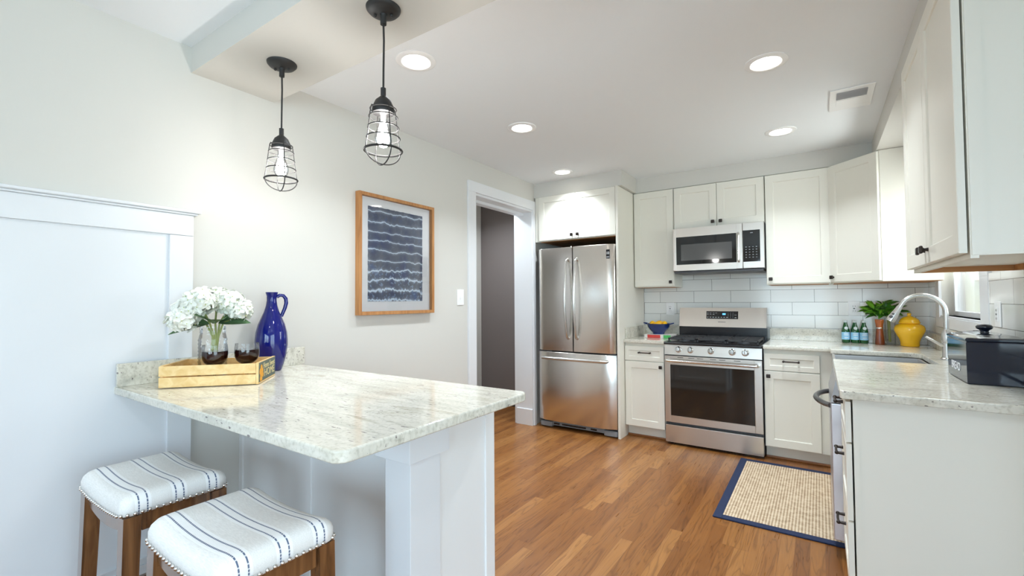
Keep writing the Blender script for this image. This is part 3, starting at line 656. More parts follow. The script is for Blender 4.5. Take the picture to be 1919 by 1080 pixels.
# right wall cabinet (two doors facing the room)
rc = thing('wall_cabinet', 'cream two-door wall cabinet on the right, nearest the camera', 'cabinet', (0.5, 2.26, 1.36))
q = MB(); q.box((0.359, 1.800, 1.385), (XR-0.016, 2.728, 2.294)); q.build('body', 'cab', rc, 0)
q = MB(); q.box((0.359, 1.800, 1.362), (0.377, 2.728, 1.385)); q.box((0.377, 1.800, 1.370), (XR-0.016, 1.816, 1.385)); q.build('face_frame', 'cab', rc, 0)
q = MB(); q.box((0.377, 2.708, 1.362), (XR-0.016, 2.726, 1.385)); q.box((XR-0.036, 1.816, 1.362), (XR-0.016, 2.708, 1.385)); q.build('hanging_rail', 'cabwood', rc, 0)
q = MB(); q.box((0.362, 1.7965, 1.372), (0.395, 1.800, 2.294)); q.build('side_stile', 'cab', rc, 0)
door(rc, (0.354, 2.727, 1.378), (0, -1, 0), (-1, 0, 0), 0.460, 0.909, kn=(0.43, 0.05))
door(rc, (0.354, 2.263, 1.378), (0, -1, 0), (-1, 0, 0), 0.460, 0.909, kn=(0.030, 0.05))

# ------------------------------------------------------------------ base cabinets
ZK = 0.892      # kitchen counter top
YB = 4.088      # face of the back run's boxes
def toe(t, x0, x1): MB().box((x0, 4.155, 0.0), (x1, 4.18, 0.105)).build('toe_kick', 'cab', t, 0)
b1 = thing('base_cabinet', 'cream base cabinet left of the range with drawer and door', 'cabinet', (-1.31, 4.38, 0))
MB().box((-1.498, YB, 0.102), (-1.136, YW-0.014, 0.8595)).build('body', 'cab', b1, 0); toe(b1, -1.498, -1.136)
door(b1, (-1.495, YB-0.001, 0.700), UX, NY, 0.355, 0.130, name='drawer', rail=0.036, pl=(0.185, 0.075))
door(b1, (-1.495, YB-0.001, 0.110), UX, NY, 0.355, 0.584, kn=(0.327, 0.545))
b2 = thing('base_cabinet', 'cream base cabinet right of the range with drawer and door', 'cabinet', (-0.18, 4.38, 0))
MB().box((-0.372, YB, 0.102), (0.098, YW-0.014, 0.8595)).build('body', 'cab', b2, 0); toe(b2, -0.372, 0.17)
door(b2, (-0.368, YB-0.001, 0.696), UX, NY, 0.362, 0.130, name='drawer', rail=0.036, pl=(0.18, 0.075))
door(b2, (-0.368, YB-0.001, 0.110), UX, NY, 0.362, 0.580, kn=(0.028, 0.543))
# right run: sink base, dishwasher, drawer base, end panel
sb = thing('sink_base_cabinet', 'cream sink cabinet under the steel sink, mostly hidden by the dishwasher', 'cabinet', (0.4, 3.62, 0))
MB().box((0.105, 3.325, 0.10), (XR-0.016, 4.0, 0.655)).build('body', 'cab', sb, 0)
MB().box((0.17, 3.325, 0.0), (0.19, 4.0, 0.10)).build('toe_kick', 'cab', sb, 0)
door(sb, (0.104, 3.995, 0.11), (0, -1, 0), (-1, 0, 0), 0.33, 0.53, kn=(0.30, 0.49)); door(sb, (0.104, 3.66, 0.11), (0, -1, 0), (-1, 0, 0), 0.33, 0.53, kn=(0.03, 0.49))
dw = thing('dishwasher', 'stainless dishwasher with a curved bar handle in the right run', 'dishwasher', (0.35, 3.01, 0))
MB().box((0.105, 2.712, 0.10), (XR-0.02, 3.315, 0.858)).build('body', 'darkgrey', dw, 0)
MB().box((0.16, 2.712, 0.0), (0.18, 3.315, 0.10)).build('toe_kick', 'black', dw, 0)
MB().box((0.035, 2.714, 0.085), (0.104, 3.313, 0.742), 0.006).build('door', mat('dishwasher_steel', (0.66, 0.66, 0.70), 0.30, 0.85), dw)
q = MB(); q.loft([[V(0.035, y, 0.745), V(0.104, y, 0.745), V(0.104, y, 0.856), V(0.058, y, 0.856)] for y in (2.714, 3.313)]); q.build('control_strip', mat('dishwasher_control_grey', (0.42, 0.43, 0.45), 0.32, 0.6), dw, 20)
q = MB(); arc = [(0.036, 2.80, 0.715)]+[(0.036-0.062*math.sin(PI*(i/14))**0.7, 2.80+0.43*i/14, 0.715) for i in range(1, 14)]+[(0.036, 3.23, 0.715)]
q.tube(arc, 0.0135, 12); q.build('handle', mat('grey_steel_handle', (0.20, 0.20, 0.21), 0.28, 0.9), dw)
db = thing('drawer_cabinet', 'cream three-drawer base cabinet at the near end of the right run', 'cabinet', (0.4, 2.5, 0))
MB().box((0.100, 2.262, 0.0), (XR-0.016, 2.706, 0.8595)).build('body', 'cab', db, 0)
for za, zb in ((0.684, 0.842), (0.379, 0.676), (0.105, 0.371)):
    door(db, (0.094, 2.703, za), (0, -1, 0), (-1, 0, 0), 0.461, zb-za, name='drawer', rail=0.04, pl=(0.23, (zb-za)*(0.78 if zb > 0.8 else 0.70)))
ep = MB(); ep.box((0.100, 2.2415, 0.0), (XR-0.016, 2.2605, 0.8595), 0.001)
epo = tag(ep.build('end_panel', 'cab', smooth=0), 'plain pale panel closing the near end of the right cabinet run', 'cabinet panel')
MB().box((0.100, 2.2385, 0.0), (0.117, 2.2415, 0.8595)).build('corner_strip', 'cab', epo, 0)

# ------------------------------------------------------------------ counters
def arc_corner(p, r, a0, a1, n=6): return [(p[0]+r*math.cos(a0+(a1-a0)*i/n), p[1]+r*math.sin(a0+(a1-a0)*i/n)) for i in range(n+1)]
c1 = thing('countertop', 'pale granite countertop left of the range under the blue bowl', 'countertop', (-1.31, 4.36, 0.86))
MB().prism([(-1.4985, 4.052), (-1.134, 4.052), (-1.134, YW-0.014), (-1.4985, YW-0.014)], 0.860, ZK, 0.005).build('slab', 'granite', c1)
MB().box((-1.4985, YW-0.034, ZK), (-1.134, YW-0.014, 0.994), 0.002).build('back_splash', 'granite', c1)
MB().box((-1.4985, 4.09, ZK), (-1.482, YW-0.034, 0.994), 0.002).build('side_splash', 'granite', c1)
c2 = thing('countertop', 'L-shaped pale granite countertop running from the range to the bread box', 'countertop', (0.3, 3.6, 0.86))
poly = [(-0.372, 4.052), (0.058, 4.052), (0.058, 3.935)]+[(0.45, 3.935)]+arc_corner((0.475, 3.875), 0.06, PI/2, 0)+arc_corner((0.475, 3.385), 0.06, 0, -PI/2)+[(0.058, 3.325)]
poly += arc_corner((0.058+0.02, 2.190+0.02), 0.02, PI, 1.5*PI)+[(XR-0.014, 2.190), (XR-0.014, YW-0.014), (-0.372, YW-0.014)]
MB().prism(poly, 0.860, ZK, 0.005).build('slab', 'granite', c2)
MB().box((-0.372, YW-0.034, ZK), (XR-0.030, YW-0.014, 0.994), 0.002).build('back_splash', 'granite', c2)
MB().box((XR-0.030, 3.02, ZK), (XR-0.0165, YW-0.014, 0.994), 0.002).build('side_splash', 'granite', c2)
ZK += 0.0006
# sink with steel front apron
sk = thing('sink', 'stainless apron-front sink set into the right countertop', 'sink', (0.29, 3.63, 0.66))
q = MB(); w_ = 0.004
q.box((0.066, 3.329, 0.665), (0.531, 3.931, 0.672)); q.box((0.066, 3.329, 0.672), (0.080, 3.931, 0.862), 0.002); q.box((0.518, 3.329, 0.672), (0.531, 3.931, 0.858)); q.box((0.080, 3.329, 0.672), (0.518, 3.340, 0.858)); q.box((0.080, 3.920, 0.672), (0.518, 3.931, 0.858))
q.build('basin', mat('sink_steel', (0.62, 0.61, 0.60), 0.3, 0.9), sk)
MB().lathe([(0.045, 0.672), (0.045, 0.675), (0.03, 0.676), (0.0, 0.674)], (0.31, 3.63, 0), 24).build('drain', 'chrome', sk)
fa = thing('kitchen_faucet', 'brushed nickel gooseneck faucet behind the sink', 'faucet', (0.607, 3.60, ZK))
fx, fy = 0.607, 3.60
MB().lathe([(0.030, 0), (0.030, 0.006), (0.024, 0.012), (0.021, 0.09), (0.021, 0.10), (0.024, 0.11), (0.023, 0.15), (0.015, 0.175)], (fx, fy, ZK), 28).build('base', 'nickel', fa)
cx_, R_ = 0.502, 0.105; zt = ZK+0.27
pth = [(fx, fy, ZK+0.17), (fx, fy, zt)]+[(cx_+R_*math.cos(a), fy, zt+R_*math.sin(a)) for a in [PI*i/18 for i in range(1, 15)]]
pth.append((pth[-1][0]-0.020, fy, pth[-1][2]-0.036))
MB().tube(pth, 0.0125, 14).build('spout', 'nickel', fa)
p0 = Vector(pth[-1]); dr = (Vector(pth[-1])-Vector(pth[-2])).normalized()
MB().tube([p0-dr*0.004, p0+dr*0.02, p0+dr*0.075, p0+dr*0.095], [0.0145, 0.016, 0.023, 0.022], 18).build('spray_head', 'nickel', fa)
q = MB(); side = Vector((-0.45, -0.85, 0.15)).normalized()
for k, r in ((0.048, 0.007), (0.068, 0.011)): q.sphere(p0+dr*k+side*0.0165, r, u=12, v=8)
q.build('spray_button', 'darkgrey', fa)
MB().tube([(fx, fy, ZK+0.075), (fx-0.028, fy-0.010, ZK+0.085), (fx-0.095, fy-0.035, ZK+0.130)], [0.011, 0.009, 0.006], 12).build('lever', 'nickel', fa)
so = thing('soap_dispenser', 'black soap pump bottle behind the bread box', 'soap dispenser', (0.645, 3.16, ZK))
MB().lathe([(0.026, 0), (0.028, 0.004), (0.028, 0.12), (0.024, 0.14), (0.013, 0.150)], (0.645, 3.16, ZK), 24).build('bottle', 'black', so)
q = MB(); q.lathe([(0.014, 0.150), (0.014, 0.165), (0.005, 0.167), (0.005, 0.186), (0.015, 0.188), (0.015, 0.195), (0.0, 0.197)], (0.645, 3.16, ZK), 18); q.tube([(0.645, 3.16, ZK+0.191), (0.605, 3.15, ZK+0.188)], 0.004, 8); q.build('pump', 'black', so)

# ------------------------------------------------------------------ refrigerator
rf = thing('refrigerator', 'stainless french-door refrigerator with a bottom freezer drawer', 'refrigerator', (-1.93, 4.3, 0))
MB().box((-2.338, 4.00, 0.03), (-1.534, 4.62, 1.755), 0.004).build('body', 'darkgrey', rf)
def bow(x0, x1, z0, z1, yb, yf, left_round, right_round):
    N = 28; q = []
    for i in range(N+1):
        t = i/N; x = x0+(x1-x0)*t; d = 0.0
        if left_round: d = max(d, (1-min(1, t/0.16))**2*0.030)
        if right_round: d = max(d, (1-min(1, (1-t)/0.16))**2*0.030)
        xx = -1.936; g = ((x-xx)/0.40)**2*0.012
        q.append((x, yf+d+g))
    pl = q+[(x1, yb), (x0, yb)]
    return MB().prism(pl, z0, z1, 0.003)
dl = bow(-2.340, -1.948, 0.762, 1.762, 4.0, 3.912, True, False).build('door', 'steel', rf, 50)
dr_ = bow(-1.936, -1.530, 0.762, 1.762, 4.0, 3.912, False, True).build('door', 'steel', rf, 50)
fz = bow(-2.340, -1.530, 0.078, 0.748, 4.0, 3.912, True, True).build('freezer_drawer', 'steel', rf, 50)
for d_, xh in ((dl, -1.992), (dr_, -1.897)):
    q = MB(); q.tube([(xh, 3.914, 0.885), (xh, 3.895, 0.892)]+[(xh+0.012*(1 if xh > -1.95 else -1)*0, 3.878-0.045*math.sin(PI*i/16), 0.905+0.72*i/16) for i in range(17)]+[(xh, 3.895, 1.638), (xh, 3.914, 1.645)], 0.0125, 12); q.build('handle', 'nickel', d_)
q = MB(); q.tube([(-2.265, 3.93, 0.690), (-2.262, 3.885, 0.690), (-2.20, 3.876, 0.690), (-1.67, 3.876, 0.690), (-1.610, 3.885, 0.690), (-1.607, 3.93, 0.690)], 0.014, 12); q.build('handle', 'nickel', fz)
q = MB(); q.box((-2.335, 3.955, 0.004), (-2.20, 4.01, 0.060), 0.015, 3); q.box((-1.665, 3.955, 0.004), (-1.532, 4.01, 0.060), 0.015, 3); q.box((-2.25, 3.975, 0.022), (-1.62, 4.01, 0.062), 0.004); q.build('base_grille', 'grey', rf)
q = MB()
for a, b_ in ((-2.19, -2.13), (-2.10, -1.85), (-1.80, -1.74)): q.box((a, 3.971, 0.034), (b_, 3.976, 0.048))
q.build('grille_slot', 'black', rf, 0)
bd = MB(); bd.box((-1.604, 3.914, 1.630), (-1.570, 3.923, 1.712), 0.002); bdo = bd.build('badge', 'black', rf)
text('10', 0.034, frame_mtx((-1.587, 3.9135, 1.678), UX, NY), 'white', bdo, sx=0.85)
q = MB()
for k in range(2): q.box((-1.600, 3.9130, 1.638+0.008*k), (-1.574, 3.9140, 1.641+0.008*k))
q.build('badge_print', 'lightlines', bdo, 0)
for a, b_ in ((-2.335, -2.19), (-1.68, -1.535)): MB().box((a, 3.94, 0.749), (b_, 3.999, 0.761)).build('hinge', 'darkgrey', rf, 0)

# ------------------------------------------------------------------ range
rg = thing('gas_range', 'stainless gas range with black cooktop and oven window', 'range', (-0.755, 4.34, 0))
RX0, RX1 = -1.130, -0.380
MB().box((RX0, 4.085, 0.02), (RX1, 4.60, 0.868)).build('body', 'darkgrey', rg, 0)
q = MB(); q.box((RX0+0.005, 4.11, 0.0), (RX1-0.005, 4.13, 0.02)); q.build('kick', 'black', rg, 0)
MB().box((RX0, 4.048, 0.022), (RX1, 4.09, 0.172), 0.004).build('storage_drawer', 'steelx', rg)
od = MB(); zo0, zo1 = 0.196, 0.766
od.box((RX0, 4.046, zo0), (-1.082, 4.085, zo1), 0.003); od.box((-0.436, 4.046, zo0), (RX1, 4.085, zo1), 0.003); od.box((-1.082, 4.046, 0.690), (-0.436, 4.085, zo1)); od.box((-1.082, 4.046, zo0), (-0.436, 4.085, 0.253))
odo = od.build('oven_door', 'steelx', rg)
MB().box((-1.082, 4.050, 0.253), (-0.436, 4.083, 0.690)).build('window', 'ovenglass', odo, 0)
q = MB(); q.tube([(-1.104, 4.05, 0.727), (-1.104, 4.004, 0.727), (-1.09, 3.996, 0.727), (-0.42, 3.996, 0.727), (-0.406, 4.004, 0.727), (-0.406, 4.05, 0.727)], 0.013, 12); q.build('handle', 'chrome', odo)
q = MB()
for a in (-1.02, -0.93, -0.86, -0.76, -0.69, -0.58): q.box((a, 4.0452, 0.7515), (a+0.048, 4.047, 0.7555))
q.build('vent_slot', 'gap', odo, 0)
q = MB(); q.loft([[V(x, 4.048, 0.775), V(x, 4.10, 0.775), V(x, 4.10, 0.862), V(x, 4.060, 0.862)] for x in (RX0, RX1)]); q.build('control_panel', 'steelx', rg, 20)
for xk in (-1.012, -0.914, -0.752, -0.592, -0.497):
    tilt = Vector((0, -0.99, 0.13)); c0 = Vector((xk, 4.052, 0.822)); q = MB()
    q.tube([c0, c0+tilt*0.006, c0+tilt*0.008, c0+tilt*0.030, c0+tilt*0.034], [0.027, 0.027, 0.022, 0.0195, 0.016], 22)
    q.box((xk-0.004, 4.014, 0.808), (xk+0.004, 4.022, 0.846), 0.002); q.build('knob', 'chrome', rg)
ct = MB(); ct.box((RX0-0.002, 4.030, 0.862), (RX1+0.002, 4.56, 0.884), 0.008, 3); ct.box((RX0+0.02, 4.07, 0.884), (RX1-0.02, 4.53, 0.888), 0.002); ct.build('cooktop', 'black', rg)
for bx, by, br_ in ((-0.985, 4.17, 0.045), (-0.985, 4.43, 0.036), (-0.755, 4.30, 0.050), (-0.525, 4.17, 0.045), (-0.525, 4.43, 0.036)):
    q = MB(); q.lathe([(br_, 0.888), (br_, 0.898), (br_*0.85, 0.900), (br_*0.85, 0.906), (br_*0.5, 0.909), (0, 0.909)], (bx, by, 0), 24); q.build('burner', 'darkgrey', rg)
for gx0, gx1 in ((-1.105, -0.875), (-0.868, -0.642), (-0.635, -0.405)):
    q = MB(); zg0, zg1 = 0.904, 0.918; th = 0.011
    for yy in (4.085, 4.505): q.box((gx0, yy, zg0), (gx1, yy+th, zg1), 0.002)
    for xx in (gx0, gx1-th): q.box((xx, 4.085, zg0), (xx+th, 4.516, zg1), 0.002)
    mx_ = (gx0+gx1)/2
    q.box((mx_-th/2, 4.085, zg0), (mx_+th/2, 4.516, zg1), 0.002)
    for yy in (4.19, 4.295, 4.40): q.box((gx0, yy, zg0), (gx1, yy+th, zg1), 0.002)
    for xx in (gx0, gx1-th):
        for yy in (4.085, 4.505): q.box((xx, yy, 0.887), (xx+th, yy+th, zg0))
    q.build('grate', 'iron', rg)
bgd = MB(); bgd.box((RX0+0.005, 4.555, 0.868), (RX1-0.005, 4.615, 0.995)); bgd.build('backguard_base', 'black', rg, 0)
bg_ = MB(); bg_.loft([[V(x, 4.535, 0.996), V(x, 4.62, 0.996), V(x, 4.62, 1.172), V(x, 4.575, 1.172)] for x in (RX0+0.008, RX1-0.008)]); bgo = bg_.build('backguard', 'steelx', rg, 20)
bn = Vector((0, -0.176, 0.04)).normalized(); bu = Vector((0, 0.04, 0.176)).normalized()
def bgp(x, f, off): p = Vector((x, 4.535, 0.996))+bu*0.1805*f-Vector((0, 1, 0)).cross(Vector((1, 0, 0)))*0; return p+Vector((0, -0.975, 0.222))*off
fm = frame_mtx(bgp(-0.745, 0.62, 0.0005), UX, (0, -0.975, 0.222))
q = MB(fm); q.box((-0.135, -0.036, 0), (0.135, 0.036, 0.002), 0.001); dpo = q.build('display_panel', 'black', bgo)
q = MB(fm); q.box((0.004, 0.002, 0.002), (0.030, 0.016, 0.0028)); q.build('clock_display', 'display', dpo, 0)
q = MB(fm)
for xx in (-0.122, -0.098, -0.072, -0.050):
    q.box((xx-0.008, 0.018, 0.002), (xx+0.008, 0.0205, 0.0026)); 
    if xx < -0.06: q.box((xx-0.007, 0.004, 0.002), (xx+0.007, 0.0075, 0.0026))
for i in range(8): q.box((-0.128+i*0.0235, -0.024, 0.002), (-0.116+i*0.0235, -0.019, 0.0026))
for i in range(3):
    for j in range(4): q.box((0.050+i*0.020, -0.024+j*0.0135, 0.002), (0.0535+i*0.020, -0.0205+j*0.0135, 0.0026))
q.box((0.104, 0.000, 0.002), (0.122, 0.003, 0.0026)); q.box((0.106, -0.026, 0.002), (0.120, -0.020, 0.0026)); q.build('key_print', 'lightlines', dpo, 0)
fm = frame_mtx(bgp(-0.745, 0.26, 0.0005), UX, (0, -0.975, 0.222))
q = MB(fm)
for i in range(9): q.box((-0.032+i*0.0072, -0.0035, 0), (-0.0275+i*0.0072, 0.0035, 0.0008))
q.build('maker_mark', 'darkgrey', bgo, 0)

# ------------------------------------------------------------------ microwave
mw = thing('microwave', 'stainless over-the-range microwave under the two-door cabinet', 'microwave', (-0.735, 4.4, 1.505))
MX0, MX1, MZ0, MZ1, MY = -1.106, -0.369, 1.505, 1.897, 4.285
MB().box((MX0, MY+0.035, MZ0), (MX1, YW-0.016, MZ1)).build('body', 'darkgrey', mw, 0)
q = MB(); q.box((MX0, MY, MZ0+0.006), (-1.075, MY+0.034, MZ1), 0.004); q.box((-0.578, MY, MZ0+0.006), (-0.530, MY+0.034, MZ1), 0.003); q.box((-1.076, MY+0.001, 1.818), (-0.577, MY+0.034, MZ1)); q.box((-1.076, MY+0.001, MZ0+0.006), (-0.577, MY+0.034, 1.566)); mdo = q.build('door', 'steelx', mw)
MB().box((-1.075, MY+0.003, 1.566), (-0.578, MY+0.030, 1.818)).build('window_frame', 'ovenglass', mdo, 0)
MB().box((-1.034, MY+0.0022, 1.602), (-0.612, MY+0.004, 1.748)).build('window_screen', 'mwscreen', mdo, 0)
q = MB(); q.tube([(-0.560, MY+0.002, 1.572), (-0.560, MY-0.022, 1.580), (-0.560, MY-0.024, 1.60), (-0.560, MY-0.024, 1.79), (-0.560, MY-0.022, 1.81), (-0.560, MY+0.002, 1.818)], 0.0105, 12); q.build('handle', 'chrome', mdo)
q = MB(); q.box((-0.528, MY, MZ0+0.006), (MX1, MY+0.034, MZ1), 0.004); cpn = q.build('control_panel', 'steelx', mw)
MB().box((-0.540+0.014, MY-0.0015, 1.566), (-0.398, MY+0.002, 1.832), 0.001).build('keypad', 'ovenglass', cpn)
q = MB()
for i in range(4):
    for j in range(5): q.box((-0.508+i*0.026, MY-0.0022, 1.600+j*0.022), (-0.498+i*0.026, MY-0.0014, 1.605+j*0.022))
q.box((-0.47, MY-0.0022, 1.806), (-0.45, MY-0.0014, 1.812)); q.build('key_print', 'grey', cpn, 0)
q = MB(); q.box((MX0+0.01, MY+0.01, MZ0-0.018), (MX1-0.01, YW-0.05, MZ0), 0.004); q.build('vent_grille', 'darkgrey', mw)

# ------------------------------------------------------------------ peninsula
pc = thing('peninsula_cabinet', 'pale grey bar cabinet with battens and corner post under granite', 'cabinet', (-1.7, 1.28, 0))
MB().box((XL+0.001, 1.136, 0.0), (-1.062, 1.425, 0.8765)).build('body', 'pen', pc, 0)
for a in (XL+0.001, -1.822, -1.235): MB().box((a, 1.128, 0.0), (a+0.032, 1.136, 0.8765), 0.001).build('batten', 'pen', pc)
MB().box((-1.062, 1.380, 0.0), (-1.054, 1.434, 0.8765), 0.002).build('edge_strip', 'pen', pc)
MB().box((-1.165, 0.993, 0.0), (-1.050, 1.127, 0.762), 0.003).build('corner_post', 'trim', pc)
MB().box((-1.185, 0.968, 0.758), (-1.026, 1.146, 0.8765), 0.003).build('post_cap', 'trim', pc)
for x0, x1 in ((-2.37, -1.735), (-1.73, -1.066)):
    door(pc, (x1, 1.426, 0.11), (-1, 0, 0), (0, 1, 0), x1-x0, 0.75, m='pen', kn=(0.04 if x0 < -2 else x1-x0-0.04, 0.70))
c3 = thing('bar_countertop', 'large pale granite bar top extending from the left wall', 'countertop', (-1.65, 1.04, 0.877))
r_ = 0.035
poly = [(XL+0.001, 0.640)]+arc_corner((-0.908-r_, 0.640+r_), r_, -PI/2, 0, 8)+arc_corner((-0.908-r_, 1.455-r_), r_, 0, PI/2, 8)+[(XL+0.001, 1.430)]
MB().prism(poly, 0.877, 0.909, 0.006, 3).build('slab', 'granite_bar', c3)
MB().box((XL+0.0215, 0.640, 0.909), (XL+0.036, 1.452, 1.003), 0.002).build('back_splash', 'granite_bar', c3)

# ------------------------------------------------------------------ stools
def stool():
    t = thing('bar_stool', 'striped linen bar stool standing nearer the left wall', 'bar stool', (0, 0, 0), 0, 'backless bar stools at the peninsula')
    HX, HY = 0.220, 0.152; zn = 0.597
    dip = lambda x: 0.013*((x/HX)**2-1)
    # cushion: rings of a rounded rectangle, saddle-curved
    def rr(ins, n=12):
        r = max(0.035-ins*0.5, 0.012); hx, hy = HX-ins, HY-ins; out = []
        for (sx_, sy_, a0) in ((1, 1, 0), (-1, 1, PI/2), (-1, -1, PI), (1, -1, 1.5*PI)):
            for i in range(n+1):
                a = a0+PI/2*i/n; out.append((sx_*(hx-r)+r*math.cos(a), sy_*(hy-r)+r*math.sin(a)))
        res = []
        for i in range(len(out)):     # subdivide the straight runs
            p, q_ = out[i], out[(i+1) % len(out)]; res.append(p); L = math.hypot(q_[0]-p[0], q_[1]-p[1]); k = int(L/0.02)
            for j in range(1, k): res.append((p[0]+(q_[0]-p[0])*j/k, p[1]+(q_[1]-p[1])*j/k))
        return res
    prof = [(0.004, 0.0), (0.0, 0.004), (0.0, 0.030), (0.004, 0.044), (0.012, 0.055), (0.026, 0.064), (0.045, 0.069), (0.080, 0.073), (0.120, 0.0745)]
    base = rr(0.0); loops = []
    for ins, dz in prof:
        sc = lambda p: (p[0]*(HX-ins)/HX, p[1]*(HY-ins)/HY)
        loops.append([Vector((sc(p)[0], sc(p)[1], zn+dz+dip(sc(p)[0])*(1+0.6*dz/0.07))) for p in base])
    for k in (0.75, 0.5, 0.25, 0.04):
        ins, dz = prof[-1]
        loops.append([Vector((p[0]*(HX-ins)/HX*k, p[1]*(HY-ins)/HY*k, zn+dz+0.0012*(1-k)+dip(p[0]*(HX-ins)/HX*k)*1.6)) for p in base])
    MB().loft(loops).build('seat_cushion', 'fabric', t, 60)
    nl = MB(); P = rr(-0.0015); per = []
    tot = 0; last = None; step = 0.0185
    pts_ = P+[P[0]]; acc = 0.0
    for a, b in zip(pts_, pts_[1:]):
        L = math.hypot(b[0]-a[0], b[1]-a[1]); s_ = step-acc
        while s_ <= L:
            f = s_/L; per.append((a[0]+(b[0]-a[0])*f, a[1]+(b[1]-a[1])*f)); s_ += step
        acc = L-(s_-step)
    for x, y in per: nl.sphere((x, y, zn+0.007+dip(x)), 0.0058, u=10, v=6)
    nl.build('nailhead_trim', 'chrome', t, 60)
    lw_ = 0.046
    for sx_ in (-1, 1):
        for sy_ in (-1, 1):
            cx0, cy0 = sx_*(HX-0.030), sy_*(HY-0.030); cx1, cy1 = sx_*(HX-0.020), sy_*(HY-0.016)
            L0 = [Vector((cx0+a*lw_/2, cy0+b*lw_/2, zn+dip(HX*0.85)-0.001)) for a, b in ((-1, -1), (1, -1), (1, 1), (-1, 1))]
            L1 = [Vector((cx1+a*0.019, cy1+b*0.019, 0.0)) for a, b in ((-1, -1), (1, -1), (1, 1), (-1, 1))]
            MB().loft([L1, L0]).build('leg', 'walnut', t, 20)
    ax, ay = HX-0.056, HY-0.056
    for sy_ in (-1, 1):
        q = MB(); lo = []; yy = sy_*(HY-0.026); N = 16; A, B = [], []
        for i in range(N+1):
            x = -ax+2*ax*i/N
            A.append(x); 
        loops = [[Vector((x, yy-0.010, zn+dip(x)-0.001)), Vector((x, yy+0.010, zn+dip(x)-0.001)), Vector((x, yy+0.010, zn-0.052-0.022*(1-(x/ax)**2))), Vector((x, yy-0.010, zn-0.052-0.022*(1-(x/ax)**2)))] for x in A]
        q.loft(loops); q.box((-ax, yy-0.012, zn-0.062), (-ax+0.001, yy+0.012, zn-0.06)); q.build('apron', 'walnut', t, 30)
    for sx_ in (-1, 1):
        xx = sx_*(HX-0.026); MB().box((xx-0.010, -ay, zn-0.058), (xx+0.010, ay, zn+dip(HX*0.85)-0.001), 0.001).build('apron', 'walnut', t)
    for sx_ in (-1, 1): MB().box((sx_*(HX-0.028)-0.010, -ay-0.004, 0.18), (sx_*(HX-0.028)+0.010, ay+0.004, 0.21), 0.002).build('stretcher', 'walnut', t)
    for sy_ in (-1, 1): MB().box((-ax-0.004, sy_*(HY-0.026)-0.010, 0.13), (ax+0.004, sy_*(HY-0.026)+0.010, 0.16), 0.002).build('stretcher', 'walnut', t)
    return t
st = stool(); st.location = (-1.975, 0.643, 0)
dup(st, (-1.337, 0.637, 0), 'striped linen bar stool standing nearer the corner post, in front of the other')

# ------------------------------------------------------------------ crate and its contents
ZB = 0.9096
A, B_ = Vector((-2.178, 0.718, 0)), Vector((-1.933, 0.983, 0))
cu = (B_-A).normalized(); cv = Vector((-cu.y, cu.x, 0)); LA = (B_-A).length; LB = 0.245
crt = thing('wooden_crate', 'pine slatted tray with a Home Sweet Home end board on the bar top', 'crate', (A+cu*LA/2+cv*LB/2+Vector((0, 0, ZB))))
cm = Matrix((cu, cv, Vector((0, 0, 1)))).transposed().to_4x4(); cm.translation = A+Vector((0, 0, ZB+0.0004))
def cbox(*a, **k): q = MB(cm); q.box(*a, **k); return q
for yy in (0.0, LB-0.009):
    for z_ in (0.0, 0.045): cbox((0.0, yy, z_+0.002), (LA-0.011, yy+0.009, z_+0.042), bev=0.0012).build('slat', 'pine', crt)
cbox((0.0005, 0.0095, 0.001), (0.012, LB-0.0095, 0.089), bev=0.001).build('end_board', 'pine', crt)
e2 = cbox((LA-0.0105, 0.0, 0.001), (LA, LB, 0.090), bev=0.001).build('end_board', 'pine', crt)
for yy in (0.012, 0.068, 0.124, 0.180): cbox((0.0125, yy, 0.003), (LA-0.011, yy+0.052, 0.009), bev=0.001).build('bottom_slat', 'pine', crt)
sg = cbox((LA, 0.002, 0.008), (LA+0.001, LB-0.002, 0.088)).build('sign', 'sign', e2, 0)
so_ = A+cu*(LA+0.0014)+Vector((0, 0, ZB))
def sgm(v, z): return frame_mtx(so_+cv*v+Vector((0, 0, z)), cv, cu)
WORLD[sg.name] = WORLD[crt.name]
text('Home Sweet', 0.034, sgm(0.146, 0.068), 'signtext', e2, sx=0.95); text('HOME', 0.046, sgm(0.150, 0.036), 'signtext', e2, sx=1.2)
q = MB()
for v, z_, r in ((0.035, 0.066, 0.012), (0.022, 0.050, 0.013), (0.046, 0.050, 0.013), (0.030, 0.036, 0.012), (0.052, 0.034, 0.011), (0.024, 0.020, 0.010), (0.038, 0.018, 0.008)):
    c0 = so_+cv*v+Vector((0, 0, z_)); q.tube([c0-cu*0.0004, c0+cu*0.0004], r, 14)
q.build('painted_flower', 'ochre', e2, 0)
zf = ZB+0.0098

def wine_glass(x, y, label):
    t = thing('wine_glass', label, 'wine glass', (x, y, zf), 0, 'glasses of red wine in the crate')
    zb_ = zf+0.062; N = 36
    pr_ = [(0.006, 0.0), (0.018, 0.003), (0.030, 0.010), (0.040, 0.021), (0.0465, 0.036), (0.0485, 0.052), (0.0475, 0.070), (0.0455, 0.092)]
    MB().loft([[Vector((x+r*math.cos(2*PI*i/N), y+r*math.sin(2*PI*i/N), zb_+z)) for i in range(N)] for r, z in pr_], True, False).build('bowl', 'glass', t, 60)
    MB().lathe([(0.034, 0.0), (0.034, 0.002), (0.012, 0.006), (0.005, 0.014), (0.0045, 0.050), (0.007, 0.0615)], (x, y, zf), 32).build('foot', 'glass', t, 60)
    MB().lathe([(0.0, 0.003), (0.016, 0.005), (0.0285, 0.0115), (0.0385, 0.022), (0.045, 0.0365), (0.047, 0.052), (0.0462, 0.066), (0.0, 0.066)], (x, y, zb_), 36).build('wine', 'wine', t, 40)
